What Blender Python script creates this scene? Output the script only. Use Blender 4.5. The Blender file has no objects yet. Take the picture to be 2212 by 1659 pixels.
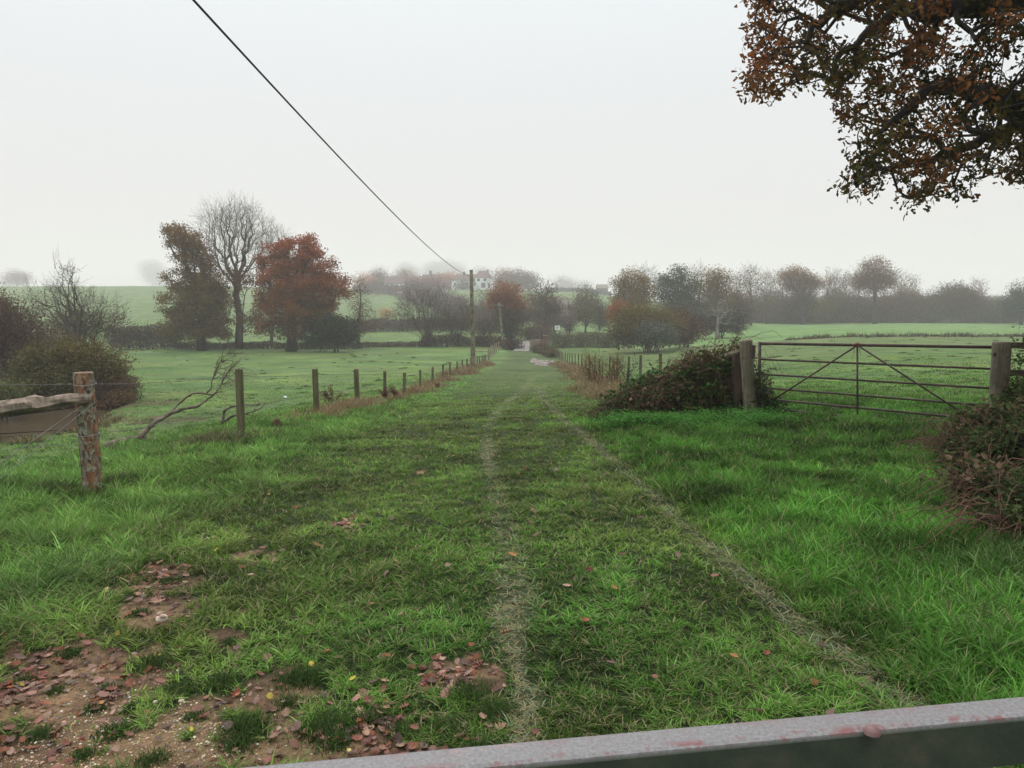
import bpy, math, numpy as np
rs = np.random.RandomState(7)
sc = bpy.context.scene
COL = sc.collection

# ------------------------------------------------------------------ camera, world, sun, exposure
FPX = 1659.0; CX = 1106.0; CY = 829.5          # photograph frame measured as 2212 x 1659
PITCH = math.atan((CY - 640.0) / FPX)
cam = bpy.data.cameras.new("camera"); camo = bpy.data.objects.new("camera", cam); COL.objects.link(camo)
cam.sensor_width = 36.0; cam.lens = 27.0; cam.clip_start = 0.05; cam.clip_end = 5000.0
camo.location = (0, 0, 0); camo.rotation_euler = (math.pi / 2 - PITCH, 0, 0)
sc.camera = camo

SUN_EL, SUN_AZ = math.radians(48), math.radians(-25)
w = bpy.data.worlds.new("World"); sc.world = w; w.use_nodes = True
nt = w.node_tree; nt.nodes.clear()
out = nt.nodes.new("ShaderNodeOutputWorld"); bg = nt.nodes.new("ShaderNodeBackground")
sky = nt.nodes.new("ShaderNodeTexSky"); sky.sky_type = 'NISHITA'; sky.sun_disc = False
sky.sun_elevation = SUN_EL; sky.sun_rotation = SUN_AZ
tc = nt.nodes.new("ShaderNodeTexCoord"); sep = nt.nodes.new("ShaderNodeSeparateXYZ")
ramp = nt.nodes.new("ShaderNodeValToRGB")       # overcast sky: brighter towards the zenith
nt.links.new(tc.outputs["Generated"], sep.inputs[0]); nt.links.new(sep.outputs["Z"], ramp.inputs[0])
cr = ramp.color_ramp; cr.elements[0].position = 0.0; cr.elements[0].color = (0.270, 0.263, 0.262, 1)
cr.elements[1].position = 1.0; cr.elements[1].color = (1.0, 1.0, 1.0, 1)
for p, c in ((0.10, (0.268, 0.263, 0.260)), (0.25, (0.275, 0.280, 0.280)), (0.42, (0.298, 0.313, 0.320)), (0.7, (0.62, 0.63, 0.64))):
    e = cr.elements.new(p); e.color = (*c, 1)
mx = nt.nodes.new("ShaderNodeVectorMath"); mx.operation = 'SCALE'; mx.inputs[3].default_value = 2.92
sk = nt.nodes.new("ShaderNodeVectorMath"); sk.operation = 'SCALE'; sk.inputs[3].default_value = 0.006
ad = nt.nodes.new("ShaderNodeVectorMath"); ad.operation = 'ADD'
nt.links.new(ramp.outputs[0], mx.inputs[0]); nt.links.new(sky.outputs[0], sk.inputs[0])
nt.links.new(mx.outputs[0], ad.inputs[0]); nt.links.new(sk.outputs[0], ad.inputs[1])
nt.links.new(ad.outputs[0], bg.inputs[0]); bg.inputs[1].default_value = 1.0
nt.links.new(bg.outputs[0], out.inputs[0])

sd = bpy.data.lights.new("sun", 'SUN'); so = bpy.data.objects.new("sun", sd); COL.objects.link(so)
sd.energy = 0.9; sd.angle = math.radians(25); sd.color = (1.0, 0.97, 0.92)
so.rotation_euler = (math.pi / 2 - SUN_EL, 0, -SUN_AZ + math.pi)
sc.view_settings.view_transform = 'Standard'; sc.view_settings.look = 'None'
sc.view_settings.exposure = 0.0; sc.view_settings.gamma = 1.0
cy = sc.cycles
cy.max_bounces = 6; cy.diffuse_bounces = 3; cy.glossy_bounces = 2; cy.transmission_bounces = 3
cy.volume_bounces = 2; cy.transparent_max_bounces = 6; cy.use_denoising = True
cy.caustics_reflective = False; cy.caustics_refractive = False

# ------------------------------------------------------------------ pixel <-> world
CP, SP = math.cos(PITCH), math.sin(PITCH)
def ray(X, Y):
    u = (X - CX) / FPX; v = (CY - Y) / FPX
    return np.array([u, CP + SP * v, -SP + CP * v])
def P(X, Y, y):                                 # the point at world distance y seen at (X, Y)
    r = ray(X, Y); return r * (y / r[1])
def project(x, y, z):
    d = y * CP - z * SP; u = x / d; v = (y * SP + z * CP) / d
    return CX + FPX * u, CY - FPX * v
def sst(a, b, t):
    t = np.clip((t - a) / (b - a), 0, 1); return t * t * (3 - 2 * t)
NT = np.random.RandomState(3).rand(256, 256)
def vn(x, y, s=0):
    x = np.asarray(x, float) + s * 17.3; y = np.asarray(y, float) + s * 9.1
    xi = np.floor(x).astype(int); yi = np.floor(y).astype(int); fx = x - xi; fy = y - yi
    fx = fx * fx * (3 - 2 * fx); fy = fy * fy * (3 - 2 * fy)
    a = NT[xi & 255, yi & 255]; b = NT[(xi + 1) & 255, yi & 255]; c = NT[xi & 255, (yi + 1) & 255]; d = NT[(xi + 1) & 255, (yi + 1) & 255]
    return (a * (1 - fx) + b * fx) * (1 - fy) + (c * (1 - fx) + d * fx) * fy
def fbm(x, y, s=0, o=4):
    r = 0; a = 0.5; t = 0
    for k in range(o):
        r = r + a * vn(x * 2 ** k, y * 2 ** k, s + k); t += a; a *= 0.5
    return r / t
def I(y, t): return np.interp(y, [p[0] for p in t], [p[1] for p in t])
HC = [(-40, -1.5), (0, -1.6), (4, -1.7), (8, -1.9), (12, -2.1), (16, -2.35), (20, -2.7), (27, -3.3), (35, -3.95), (45, -4.6), (55, -5.2), (72, -6.3), (85, -6.85), (100, -7.05), (150, -7.2)]
ZL = [(-40, -2.2), (0, -2.4), (5, -3.0), (10, -3.4), (15, -3.8), (22, -4.2), (30, -4.5), (45, -5.1), (60, -5.8), (80, -6.55), (104, -7.0), (150, -7.2)]
ZR = [(-40, -1.5), (0, -1.5), (12, -1.92), (30, -2.95), (60, -4.2), (100, -5.3), (150, -6.1), (219, -7.9), (334, -8.7), (495, -5.9), (700, -5.5)]
HA = [(-.8, 3.2), (-.62, 3.6), (-.4, 3.9), (-.2, 2.6), (-.05, 2.4), (.1, 1.7), (.2, -1.5), (.3, -3.0), (.9, -3.2)]
STREAM = np.array([(-30., 4.), (-22, 13), (-18.6, 20), (-17.6, 26), (-20, 31), (-34, 34), (-60, 36)])
def pdist(x, y, L):
    best = np.full(np.shape(x), 1e9)
    for (ax, ay), (bx, by) in zip(L[:-1], L[1:]):
        dx, dy = bx - ax, by - ay; t = np.clip(((x - ax) * dx + (y - ay) * dy) / (dx * dx + dy * dy), 0, 1)
        best = np.minimum(best, np.hypot(x - ax - t * dx, y - ay - t * dy))
    return best
def G(x, y):
    x = np.asarray(x, float); y = np.asarray(y, float)
    u = x - 0.0265 * np.maximum(y, 0)
    z = I(y, HC) + 0.045 * np.clip(u, -5, 5) * (1 - sst(22, 45, y))
    z = z + (I(y, ZL) - z) * sst(4.8, 12.5, -u)
    far = np.clip(y, 30, None)
    H = I(x / far, HA) * 1.6
    ex = I(x / far, [(-.4, 1.1), (-.22, 2.6), (-.07, 2.6), (.08, 1.4)])
    z = z + (H - z) * sst(140, 470, y) ** ex - 0.012 * np.clip(y - 540, 0, None)
    zr = I(y, ZR)
    wr = sst(5, 9 + 0.35 * np.maximum(y, 0), u)
    z = z + (zr - z) * wr - 0.01 * np.clip(y - 540, 0, None) * wr
    bump = (fbm(x * .35, y * .35, 5) - .5) * .16 * sst(1, 8, y) + (fbm(x * .04, y * .04, 9) - .5) * .7 * sst(60, 160, y)
    z = z + bump + (vn(x * 1.6, y * 1.6, 4) - .5) * .05
    d = pdist(x, y, STREAM)
    z = z + (-5.3 - z) * (1 - sst(1.9, 3.9 + .8 * (vn(x * .6, y * .6, 8) - .5), d)) * (z > -7.9)
    return z
def D2(d): return d if d <= 150 else 150 + (d - 150) * 2.3   # far country stretched back to its true scale
def at(X, y):                                   # ground point in image column X at distance y
    x = (X - CX) / FPX * y
    for _ in range(4):
        z = float(G(x, y)); x = (X - CX) / FPX * (y * CP - z * SP)
    return np.array([x, y, float(G(x, y))])
def onground(X, Y, lo=2., hi=300.):             # first hit of the ray through (X, Y) with the ground
    r = ray(X, Y); t = np.linspace(lo, hi, 6000); pts = r[None] * t[:, None]
    h = pts[:, 2] - G(pts[:, 0], pts[:, 1]); k = int(np.argmax(h < 0)); return pts[k]

# ------------------------------------------------------------------ mesh building
def tag(o, label=None, cat=None, group=None, kind=None):
    if label: o['label'] = label
    if cat: o['category'] = cat
    if group: o['group'] = group
    if kind: o['kind'] = kind
    return o
def empty(name, loc, label, cat, group=None):
    o = bpy.data.objects.new(name, None); COL.objects.link(o); o.location = [float(v) for v in loc]
    o.empty_display_size = .2
    return tag(o, label, cat, group)
class MB:
    def __init__(s): s.V = []; s.Q = []; s.T = []; s.C = []; s.n = 0
    def add(s, V, Q=None, T=None, C=(1, 1, 1)):
        V = np.asarray(V, float).reshape(-1, 3); s.V.append(V)
        C = np.asarray(C, float); s.C.append(np.broadcast_to(C, (len(V), 3)) if C.ndim == 1 else C)
        if Q is not None and len(Q): s.Q.append(np.asarray(Q, int).reshape(-1, 4) + s.n)
        if T is not None and len(T): s.T.append(np.asarray(T, int).reshape(-1, 3) + s.n)
        s.n += len(V); return s
    def box(s, c, size, rz=0., C=(1, 1, 1), ry=0.):
        a = np.array([(x, y, z) for z in (-.5, .5) for y in (-.5, .5) for x in (-.5, .5)]) * np.array(size)
        if ry: a = a @ np.array([[math.cos(ry), 0, -math.sin(ry)], [0, 1, 0], [math.sin(ry), 0, math.cos(ry)]])
        ca, sa = math.cos(rz), math.sin(rz); a = a @ np.array([[ca, sa, 0], [-sa, ca, 0], [0, 0, 1]])
        return s.add(a + np.array(c), [(0, 2, 3, 1), (4, 5, 7, 6), (0, 1, 5, 4), (2, 6, 7, 3), (0, 4, 6, 2), (1, 3, 7, 5)], C=C)
    def tube(s, pts, rad, n=8, C=(1, 1, 1), jit=0., cap=True):
        pts = np.asarray(pts, float); m = len(pts); rad = np.broadcast_to(np.asarray(rad, float), (m,))
        tg = np.gradient(pts, axis=0); tg /= np.linalg.norm(tg, axis=1)[:, None] + 1e-9
        up = np.array([0, 0, 1.]) if abs(tg[0, 2]) < .8 else np.array([1., 0, 0])
        V = []
        a = np.cross(tg[0], up); a /= np.linalg.norm(a)
        for i in range(m):
            a = a - tg[i] * a.dot(tg[i]); a /= np.linalg.norm(a) + 1e-9; b = np.cross(tg[i], a)
            th = np.arange(n) / n * 2 * math.pi
            r = rad[i] * (1 + jit * (rs.rand(n) - .5))
            V.append(pts[i] + (np.cos(th) * r)[:, None] * a + (np.sin(th) * r)[:, None] * b)
        V = np.concatenate(V); Q = []
        for i in range(m - 1):
            for k in range(n):
                k2 = (k + 1) % n; Q.append((i * n + k, i * n + k2, (i + 1) * n + k2, (i + 1) * n + k))
        T = []
        if cap:
            V = np.concatenate([V, pts[:1], pts[-1:]])
            for k in range(n):
                k2 = (k + 1) % n; T.append((m * n, k2, k)); T.append((m * n + 1, (m - 1) * n + k, (m - 1) * n + k2))
        return s.add(V, Q, T, C)
    def segs(s, A, B, ra, rb, n=3, C=(1, 1, 1)):      # many tapered prisms at once
        A = np.asarray(A); B = np.asarray(B); N = len(A)
        if N == 0: return s
        t = B - A; t = t / (np.linalg.norm(t, axis=1)[:, None] + 1e-9)
        h = np.where(np.abs(t[:, 2:3]) < .8, np.array([[0, 0, 1.]]), np.array([[1., 0, 0]]))
        a = np.cross(t, h); a /= np.linalg.norm(a, axis=1)[:, None] + 1e-9; b = np.cross(t, a)
        th = np.arange(n) / n * 2 * math.pi
        ring = np.cos(th)[None, :, None] * a[:, None] + np.sin(th)[None, :, None] * b[:, None]
        V = np.concatenate([A[:, None] + ring * np.asarray(ra)[:, None, None], B[:, None] + ring * np.asarray(rb)[:, None, None]], 1).reshape(-1, 3)
        q = np.array([(k, (k + 1) % n, n + (k + 1) % n, n + k) for k in range(n)])
        Q = (np.arange(N)[:, None, None] * 2 * n + q[None]).reshape(-1, 4)
        if np.ndim(C) == 2: C = np.repeat(C, 2 * n, 0)
        return s.add(V, Q, C=C)
    def build(s, name, mat, parent=None, smooth=False):
        V = np.concatenate(s.V) if s.V else np.zeros((0, 3))
        if parent is not None: V = V - np.array(parent_world(parent))
        me = bpy.data.meshes.new(name); me.vertices.add(len(V)); me.vertices.foreach_set("co", V.astype('f').ravel())
        Q = np.concatenate(s.Q) if s.Q else np.zeros((0, 4), int); T = np.concatenate(s.T) if s.T else np.zeros((0, 3), int)
        L = np.concatenate([Q.ravel(), T.ravel()]); me.loops.add(len(L)); me.loops.foreach_set("vertex_index", L.astype('i'))
        st = np.concatenate([np.arange(len(Q)) * 4, len(Q) * 4 + np.arange(len(T)) * 3])
        me.polygons.add(len(st)); me.polygons.foreach_set("loop_start", st.astype('i'))
        me.polygons.foreach_set("use_smooth", np.full(len(st), smooth))
        me.update(calc_edges=True)
        C = np.concatenate(s.C); C4 = np.ones((len(V), 4), 'f'); C4[:, :3] = np.clip(C, 0, 1)
        at_ = me.color_attributes.new("Col", 'FLOAT_COLOR', 'POINT'); at_.data.foreach_set("color", C4.ravel())
        me.materials.append(mat)
        o = bpy.data.objects.new(name, me); COL.objects.link(o)
        if parent is not None: o.parent = parent
        return o
def parent_world(p):
    v = np.array(p.location)
    while p.parent: p = p.parent; v = v + np.array(p.location)
    return v

# ------------------------------------------------------------------ materials
def mat(name):
    m = bpy.data.materials.new(name); m.use_nodes = True; n = m.node_tree; n.nodes.clear()
    return m, n, n.nodes.new("ShaderNodeOutputMaterial")
def node(n, t, **k):
    x = n.nodes.new(t)
    for a, b in k.items():
        if a == 'inp':
            for c, d in b.items(): x.inputs[c].default_value = d
        else: setattr(x, a, b)
    return x
def coords(n, scale=(1, 1, 1)):
    g = node(n, "ShaderNodeNewGeometry"); m = node(n, "ShaderNodeMapping"); m.inputs["Scale"].default_value = scale
    n.links.new(g.outputs["Position"], m.inputs[0]); return m.outputs[0]
def noise(n, co, scale, detail=5, rough=.6):
    t = node(n, "ShaderNodeTexNoise", inp={"Scale": scale, "Detail": detail, "Roughness": rough}); n.links.new(co, t.inputs["Vector"]); return t.outputs[0]
def rampn(n, f, stops):
    r = node(n, "ShaderNodeValToRGB"); e = r.color_ramp.elements
    e[0].position = stops[0][0]; e[0].color = (*stops[0][1], 1); e[1].position = stops[-1][0]; e[1].color = (*stops[-1][1], 1)
    for p, c in stops[1:-1]:
        k = e.new(p); k.color = (*c, 1)
    n.links.new(f, r.inputs[0]); return r.outputs[0]
def mul(n, a, b):
    m = node(n, "ShaderNodeMix", data_type='RGBA', blend_type='MULTIPLY'); m.inputs[0].default_value = 1
    n.links.new(a, m.inputs[6]); n.links.new(b, m.inputs[7]); return m.outputs[2]
def leafmat(name, trans=.3, rough=.55, spec=.3):
    m, n, o = mat(name); c = node(n, "ShaderNodeAttribute", attribute_name="Col")
    b = node(n, "ShaderNodeBsdfPrincipled", inp={"Roughness": rough, "Specular IOR Level": spec}); t = node(n, "ShaderNodeBsdfTranslucent")
    x = node(n, "ShaderNodeMixShader"); x.inputs[0].default_value = trans
    n.links.new(c.outputs[0], b.inputs["Base Color"]); n.links.new(c.outputs[0], t.inputs[0])
    n.links.new(b.outputs[0], x.inputs[1]); n.links.new(t.outputs[0], x.inputs[2]); n.links.new(x.outputs[0], o.inputs[0]); return m
def solid(name, stops, scale=4, stretch=(1, 1, 1), rough=.8, bump=.4, bscale=None, metal=0., bdist=.02, attr=False):
    m, n, o = mat(name); co = coords(n, stretch)
    f = noise(n, co, scale); c = rampn(n, f, stops)
    if attr: c = mul(n, c, node(n, "ShaderNodeAttribute", attribute_name="Col").outputs[0])
    b = node(n, "ShaderNodeBsdfPrincipled", inp={"Roughness": rough, "Metallic": metal, "Specular IOR Level": .3})
    n.links.new(c, b.inputs["Base Color"])
    bp = node(n, "ShaderNodeBump", inp={"Strength": bump, "Distance": bdist}); n.links.new(noise(n, co, bscale or scale * 3, 6, .7), bp.inputs["Height"])
    n.links.new(bp.outputs[0], b.inputs["Normal"]); n.links.new(b.outputs[0], o.inputs[0]); return m
M = {}
M['leaf'] = leafmat("foliage_leaf", .28, .75, .08); M['grass'] = leafmat("grass_blade", .3, .8, .03); M['litter'] = leafmat("fallen_leaf", .08, .5, .2)
M['bark'] = solid("bark", [(.3, (.045, .036, .028)), (.55, (.085, .07, .055)), (.75, (.12, .12, .085))], 3, (1, 1, .3))
M['darkbark'] = solid("dark_bark", [(.3, (.018, .015, .013)), (.7, (.045, .04, .03))], 5, (1, 1, .3))
M['palebark'] = solid("pale_bark", [(.3, (.11, .10, .085)), (.7, (.22, .205, .18))], 3, (1, 1, .3))
M['stem'] = solid("bramble_stem", [(.3, (.05, .024, .018)), (.55, (.11, .055, .036)), (.8, (.20, .14, .09))], 6)
M['deadwood'] = solid("dead_branch_wood", [(.3, (.055, .042, .03)), (.5, (.12, .095, .07)), (.7, (.20, .175, .135))], 9, (1, 1, 1), .85, .6)
# weathered softwood post, green algae over grey-brown grain
def woodmat(name, A, B, Cc):
    m, n, o = mat(name); co = coords(n, (30, 30, 1.6)); grain = noise(n, co, 1.0, 6, .65)
    c1 = rampn(n, grain, [(.3, A), (.5, B), (.72, tuple(v * 1.35 for v in B))])
    f = noise(n, coords(n), 2.2, 4); r = node(n, "ShaderNodeMapRange", inp={1: .42, 2: .66}); n.links.new(f, r.inputs[0])
    x = node(n, "ShaderNodeMix", data_type='RGBA'); n.links.new(r.outputs[0], x.inputs[0]); n.links.new(c1, x.inputs[6])
    c2 = rampn(n, grain, [(.3, tuple(v * .6 for v in Cc)), (.7, Cc)]); n.links.new(c2, x.inputs[7])
    b = node(n, "ShaderNodeBsdfPrincipled", inp={"Roughness": .85, "Specular IOR Level": .2}); n.links.new(x.outputs[2], b.inputs["Base Color"])
    bp = node(n, "ShaderNodeBump", inp={"Strength": .7, "Distance": .006}); n.links.new(grain, bp.inputs["Height"]); n.links.new(bp.outputs[0], b.inputs["Normal"])
    n.links.new(b.outputs[0], o.inputs[0]); return m
M['post'] = woodmat("weathered_post_wood", (.045, .042, .022), (.115, .105, .058), (.075, .088, .03))
M['gatepost'] = woodmat("old_gatepost_wood", (.08, .065, .05), (.20, .165, .125), (.11, .105, .07))
M['pole'] = woodmat("pole_wood", (.10, .09, .065), (.19, .17, .13), (.085, .09, .04))
M['rail'] = woodmat("split_rail_wood", (.08, .06, .045), (.27, .21, .165), (.14, .13, .10))
# near post: red-brown stripped timber with plates of grey bark and lichen
m, n, o = mat("lichen_bark_post"); co = coords(n, (1, 1, .55))
vo = node(n, "ShaderNodeTexVoronoi", inp={"Scale": 34.0}); dn = noise(n, co, 15, 7, .75)
ma = node(n, "ShaderNodeVectorMath", operation='MULTIPLY_ADD'); ma.inputs[1].default_value = (.12, .12, .12)
nn = node(n, "ShaderNodeTexNoise", inp={"Scale": 12.0, "Detail": 4.0}); n.links.new(co, nn.inputs["Vector"])
n.links.new(nn.outputs[1], ma.inputs[0]); n.links.new(co, ma.inputs[2]); n.links.new(ma.outputs[0], vo.inputs["Vector"])
base = rampn(n, noise(n, coords(n, (22, 22, 2)), 1., 5), [(.3, (.07, .035, .025)), (.5, (.17, .085, .05)), (.68, (.33, .15, .07))])
lich = rampn(n, vo.outputs["Color"], [(.25, (.07, .052, .04)), (.5, (.15, .14, .10)), (.75, (.25, .26, .19))])
mr = node(n, "ShaderNodeMapRange", inp={1: .44, 2: .52}); n.links.new(dn, mr.inputs[0])
x = node(n, "ShaderNodeMix", data_type='RGBA'); n.links.new(mr.outputs[0], x.inputs[0]); n.links.new(base, x.inputs[6]); n.links.new(lich, x.inputs[7])
b = node(n, "ShaderNodeBsdfPrincipled", inp={"Roughness": .9, "Specular IOR Level": .2}); n.links.new(x.outputs[2], b.inputs["Base Color"])
bp = node(n, "ShaderNodeBump", inp={"Strength": .9, "Distance": .012}); n.links.new(vo.outputs["Distance"], bp.inputs["Height"])
bp2 = node(n, "ShaderNodeBump", inp={"Strength": .8, "Distance": .01}); n.links.new(dn, bp2.inputs["Height"]); n.links.new(bp.outputs[0], bp2.inputs["Normal"])
n.links.new(bp2.outputs[0], b.inputs["Normal"]); n.links.new(b.outputs[0], o.inputs[0]); M['lichen'] = m
M['rust'] = solid("rusty_gate_tube", [(.35, (.035, .028, .026)), (.55, (.075, .045, .038)), (.75, (.13, .07, .05))], 9, rough=.6, bump=.3, bdist=.003)
M['redrust'] = solid("red_primer_rust", [(.35, (.12, .04, .03)), (.7, (.20, .08, .06))], 12, rough=.6, bdist=.003)
M['wire'] = solid("fence_wire", [(.3, (.07, .065, .06)), (.7, (.16, .155, .15))], 30, rough=.5, metal=.3, bump=.1)
M['galv'] = solid("galvanised_wire", [(.3, (.25, .25, .26)), (.7, (.4, .4, .41))], 30, rough=.4, metal=.3, bump=.1)
M['cable'] = solid("black_cable", [(.3, (.012, .012, .013)), (.7, (.022, .022, .024))], 10, rough=.5, bump=.1)
M['concrete'] = solid("bridge_concrete", [(.3, (.10, .09, .08)), (.55, (.17, .155, .145)), (.75, (.26, .24, .23))], 1.6, rough=.75)
M['white'] = solid("white_render", [(.3, (.62, .64, .66)), (.7, (.76, .78, .8))], .4, rough=.8, bump=.1)
M['tile'] = solid("red_brown_roof_tile", [(.3, (.08, .045, .04)), (.7, (.13, .075, .062))], 1.2, rough=.85)
M['slate'] = solid("brown_barn_roof", [(.3, (.09, .075, .06)), (.7, (.17, .14, .11))], 1.2, rough=.85)
M['dkwood'] = solid("dark_timber", [(.3, (.05, .035, .03)), (.7, (.11, .07, .055))], 2)
M['glass'] = solid("window_glass", [(.3, (.03, .035, .04)), (.7, (.06, .065, .07))], 1, rough=.15, bump=0)
M['stone'] = solid("pale_flint", [(.3, (.38, .31, .22)), (.7, (.62, .54, .42))], 18, rough=.7, bdist=.006, bump=.5)
M['pebble'] = solid("gravel_pebble", [(.3, (.8, .8, .8)), (.7, (1, 1, 1))], 60, rough=.65, attr=True, bump=.2, bdist=.003)
# brick
m, n, o = mat("red_brick"); br = node(n, "ShaderNodeTexBrick", inp={"Color1": (.13, .05, .036, 1), "Color2": (.08, .035, .028, 1), "Mortar": (.2, .17, .15, 1), "Scale": 4.0})
co = coords(n); cx = node(n, "ShaderNodeSeparateXYZ"); cb = node(n, "ShaderNodeCombineXYZ"); n.links.new(co, cx.inputs[0])
ad_ = node(n, "ShaderNodeMath", operation='ADD'); n.links.new(cx.outputs[0], ad_.inputs[0]); n.links.new(cx.outputs[1], ad_.inputs[1]); n.links.new(ad_.outputs[0], cb.inputs[0]); n.links.new(cx.outputs[2], cb.inputs[1])
n.links.new(cb.outputs[0], br.inputs["Vector"]); b = node(n, "ShaderNodeBsdfPrincipled", inp={"Roughness": .9}); n.links.new(br.outputs[0], b.inputs["Base Color"]); n.links.new(b.outputs[0], o.inputs[0]); M['brick'] = m
# ground: zone colour from the sheet's own attribute, mottled by noise
m, n, o = mat("field_ground"); co = coords(n); at0 = node(n, "ShaderNodeAttribute", attribute_name="Col")
c = at0.outputs[0]
c = mul(n, c, rampn(n, noise(n, co, .22, 4, .55), [(.3, (.66, .72, .70)), (.7, (1.36, 1.28, 1.28))]))
c = mul(n, c, rampn(n, noise(n, coords(n, (.7, 1.3, 1)), 1.5, 8, .8), [(.32, (.55, .6, .52)), (.5, (1, 1, 1)), (.68, (1.5, 1.4, 1.45))]))
c = mul(n, c, rampn(n, noise(n, co, 38, 4, .7), [(.25, (.5, .5, .5)), (.75, (1.45, 1.42, 1.38))]))
c = mul(n, c, rampn(n, noise(n, co, 150, 3, .7), [(.3, (.6, .58, .56)), (.7, (1.4, 1.38, 1.35))]))
b = node(n, "ShaderNodeBsdfPrincipled", inp={"Roughness": .9, "Specular IOR Level": .15}); n.links.new(c, b.inputs["Base Color"])
bp = node(n, "ShaderNodeBump", inp={"Strength": .9, "Distance": .12}); n.links.new(noise(n, co, 3, 10, .8), bp.inputs["Height"]); n.links.new(bp.outputs[0], b.inputs["Normal"])
n.links.new(b.outputs[0], o.inputs[0]); M['ground'] = m
# water and wet mud
m, n, o = mat("brown_stream_water"); b = node(n, "ShaderNodeBsdfPrincipled", inp={"Base Color": (.06, .044, .026, 1), "Roughness": .12, "Specular IOR Level": .12})
bp = node(n, "ShaderNodeBump", inp={"Strength": .5, "Distance": .05}); n.links.new(noise(n, coords(n, (1, 2.2, 1)), 2.2, 4), bp.inputs["Height"]); n.links.new(bp.outputs[0], b.inputs["Normal"]); n.links.new(b.outputs[0], o.inputs[0]); M['water'] = m
m, n, o = mat("wet_mud"); f = noise(n, coords(n, (1, .35, 1)), 2.2, 5, .7)
b = node(n, "ShaderNodeBsdfPrincipled", inp={"Roughness": .3}); n.links.new(rampn(n, f, [(.38, (.05, .036, .026)), (.47, (.13, .10, .08)), (.6, (.22, .18, .155))]), b.inputs["Base Color"])
r = node(n, "ShaderNodeMapRange", inp={1: .45, 2: .55, 3: .6, 4: .1}); n.links.new(f, r.inputs[0]); n.links.new(r.outputs[0], b.inputs["Roughness"]); n.links.new(b.outputs[0], o.inputs[0]); M['mud'] = m
# near gate rail: galvanised top with pink-red worn paint, dull green side
m, n, o = mat("galvanised_rail_with_worn_paint"); g = node(n, "ShaderNodeNewGeometry"); sx = node(n, "ShaderNodeSeparateXYZ"); n.links.new(g.outputs["True Normal"], sx.inputs[0])
co = coords(n); grey = rampn(n, noise(n, co, 240, 4, .75), [(.3, (.10, .10, .10)), (.5, (.155, .15, .152)), (.72, (.225, .215, .218))])
pn = node(n, "ShaderNodeMapRange", inp={1: .64, 2: .74}); n.links.new(noise(n, coords(n, (1, 1, 1)), 16, 6, .7), pn.inputs[0])
x1 = node(n, "ShaderNodeMix", data_type='RGBA'); x1.inputs[7].default_value = (.27, .17, .175, 1); n.links.new(pn.outputs[0], x1.inputs[0]); n.links.new(grey, x1.inputs[6])
ed = node(n, "ShaderNodeAttribute", attribute_name="Col"); se = node(n, "ShaderNodeSeparateColor"); n.links.new(ed.outputs[0], se.inputs[0])
m2 = node(n, "ShaderNodeMath", operation='MULTIPLY'); e2 = node(n, "ShaderNodeMapRange", inp={1: .50, 2: .58}); n.links.new(noise(n, co, 24, 6, .75), e2.inputs[0])
n.links.new(se.outputs[0], m2.inputs[0]); n.links.new(e2.outputs[0], m2.inputs[1])
x2 = node(n, "ShaderNodeMix", data_type='RGBA'); x2.inputs[7].default_value = (.15, .06, .06, 1); n.links.new(m2.outputs[0], x2.inputs[0]); n.links.new(x1.outputs[2], x2.inputs[6])
side = rampn(n, noise(n, co, 22, 5, .6), [(.35, (.03, .042, .028)), (.55, (.045, .055, .036)), (.75, (.075, .07, .05))])
x3 = node(n, "ShaderNodeMix", data_type='RGBA'); n.links.new(se.outputs[1], x3.inputs[0]); n.links.new(x2.outputs[2], x3.inputs[6]); n.links.new(side, x3.inputs[7])
b = node(n, "ShaderNodeBsdfPrincipled", inp={"Roughness": .55, "Specular IOR Level": .4}); n.links.new(x3.outputs[2], b.inputs["Base Color"])
bp = node(n, "ShaderNodeBump", inp={"Strength": .5, "Distance": .0012}); n.links.new(noise(n, co, 130, 4, .7), bp.inputs["Height"]); n.links.new(bp.outputs[0], b.inputs["Normal"])
n.links.new(b.outputs[0], o.inputs[0]); M['nearrail'] = m

# ------------------------------------------------------------------ ground zones (turf, bare earth, wheel lines)
def PL(pts): return np.array([onground(X, Y)[:2] for X, Y in pts])
S_LEFT = PL([(1120, 1655), (1140, 1520), (1105, 1400), (1108, 1270), (1100, 1180), (1072, 1080), (1055, 1000), (1050, 940), (1078, 885), (1120, 850), (1150, 815)])
S_RIGHT = PL([(1990, 1560), (1850, 1455), (1700, 1335), (1560, 1210), (1430, 1090), (1330, 1000), (1255, 935), (1205, 895), (1170, 865), (1165, 835)])
DIRT = [(60, 1650, 360, 170), (330, 1640, 300, 110), (620, 1640, 190, 95), (860, 1645, 290, 95), (1000, 1465, 100, 60), (340, 1290, 95, 80), (480, 1380, 50, 22), (160, 1450, 220, 75),
        (560, 1205, 60, 14), (740, 1138, 34, 13), (1050, 1620, 60, 40), (600, 1475, 120, 38), (455, 1165, 30, 12), (910, 1020, 14, 5), (905, 1084, 16, 5), (700, 1500, 60, 14), (1860, 1500, 36, 12), (1000, 1660, 70, 36), (540, 1520, 110, 26), (330, 1340, 50, 25)]
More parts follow.
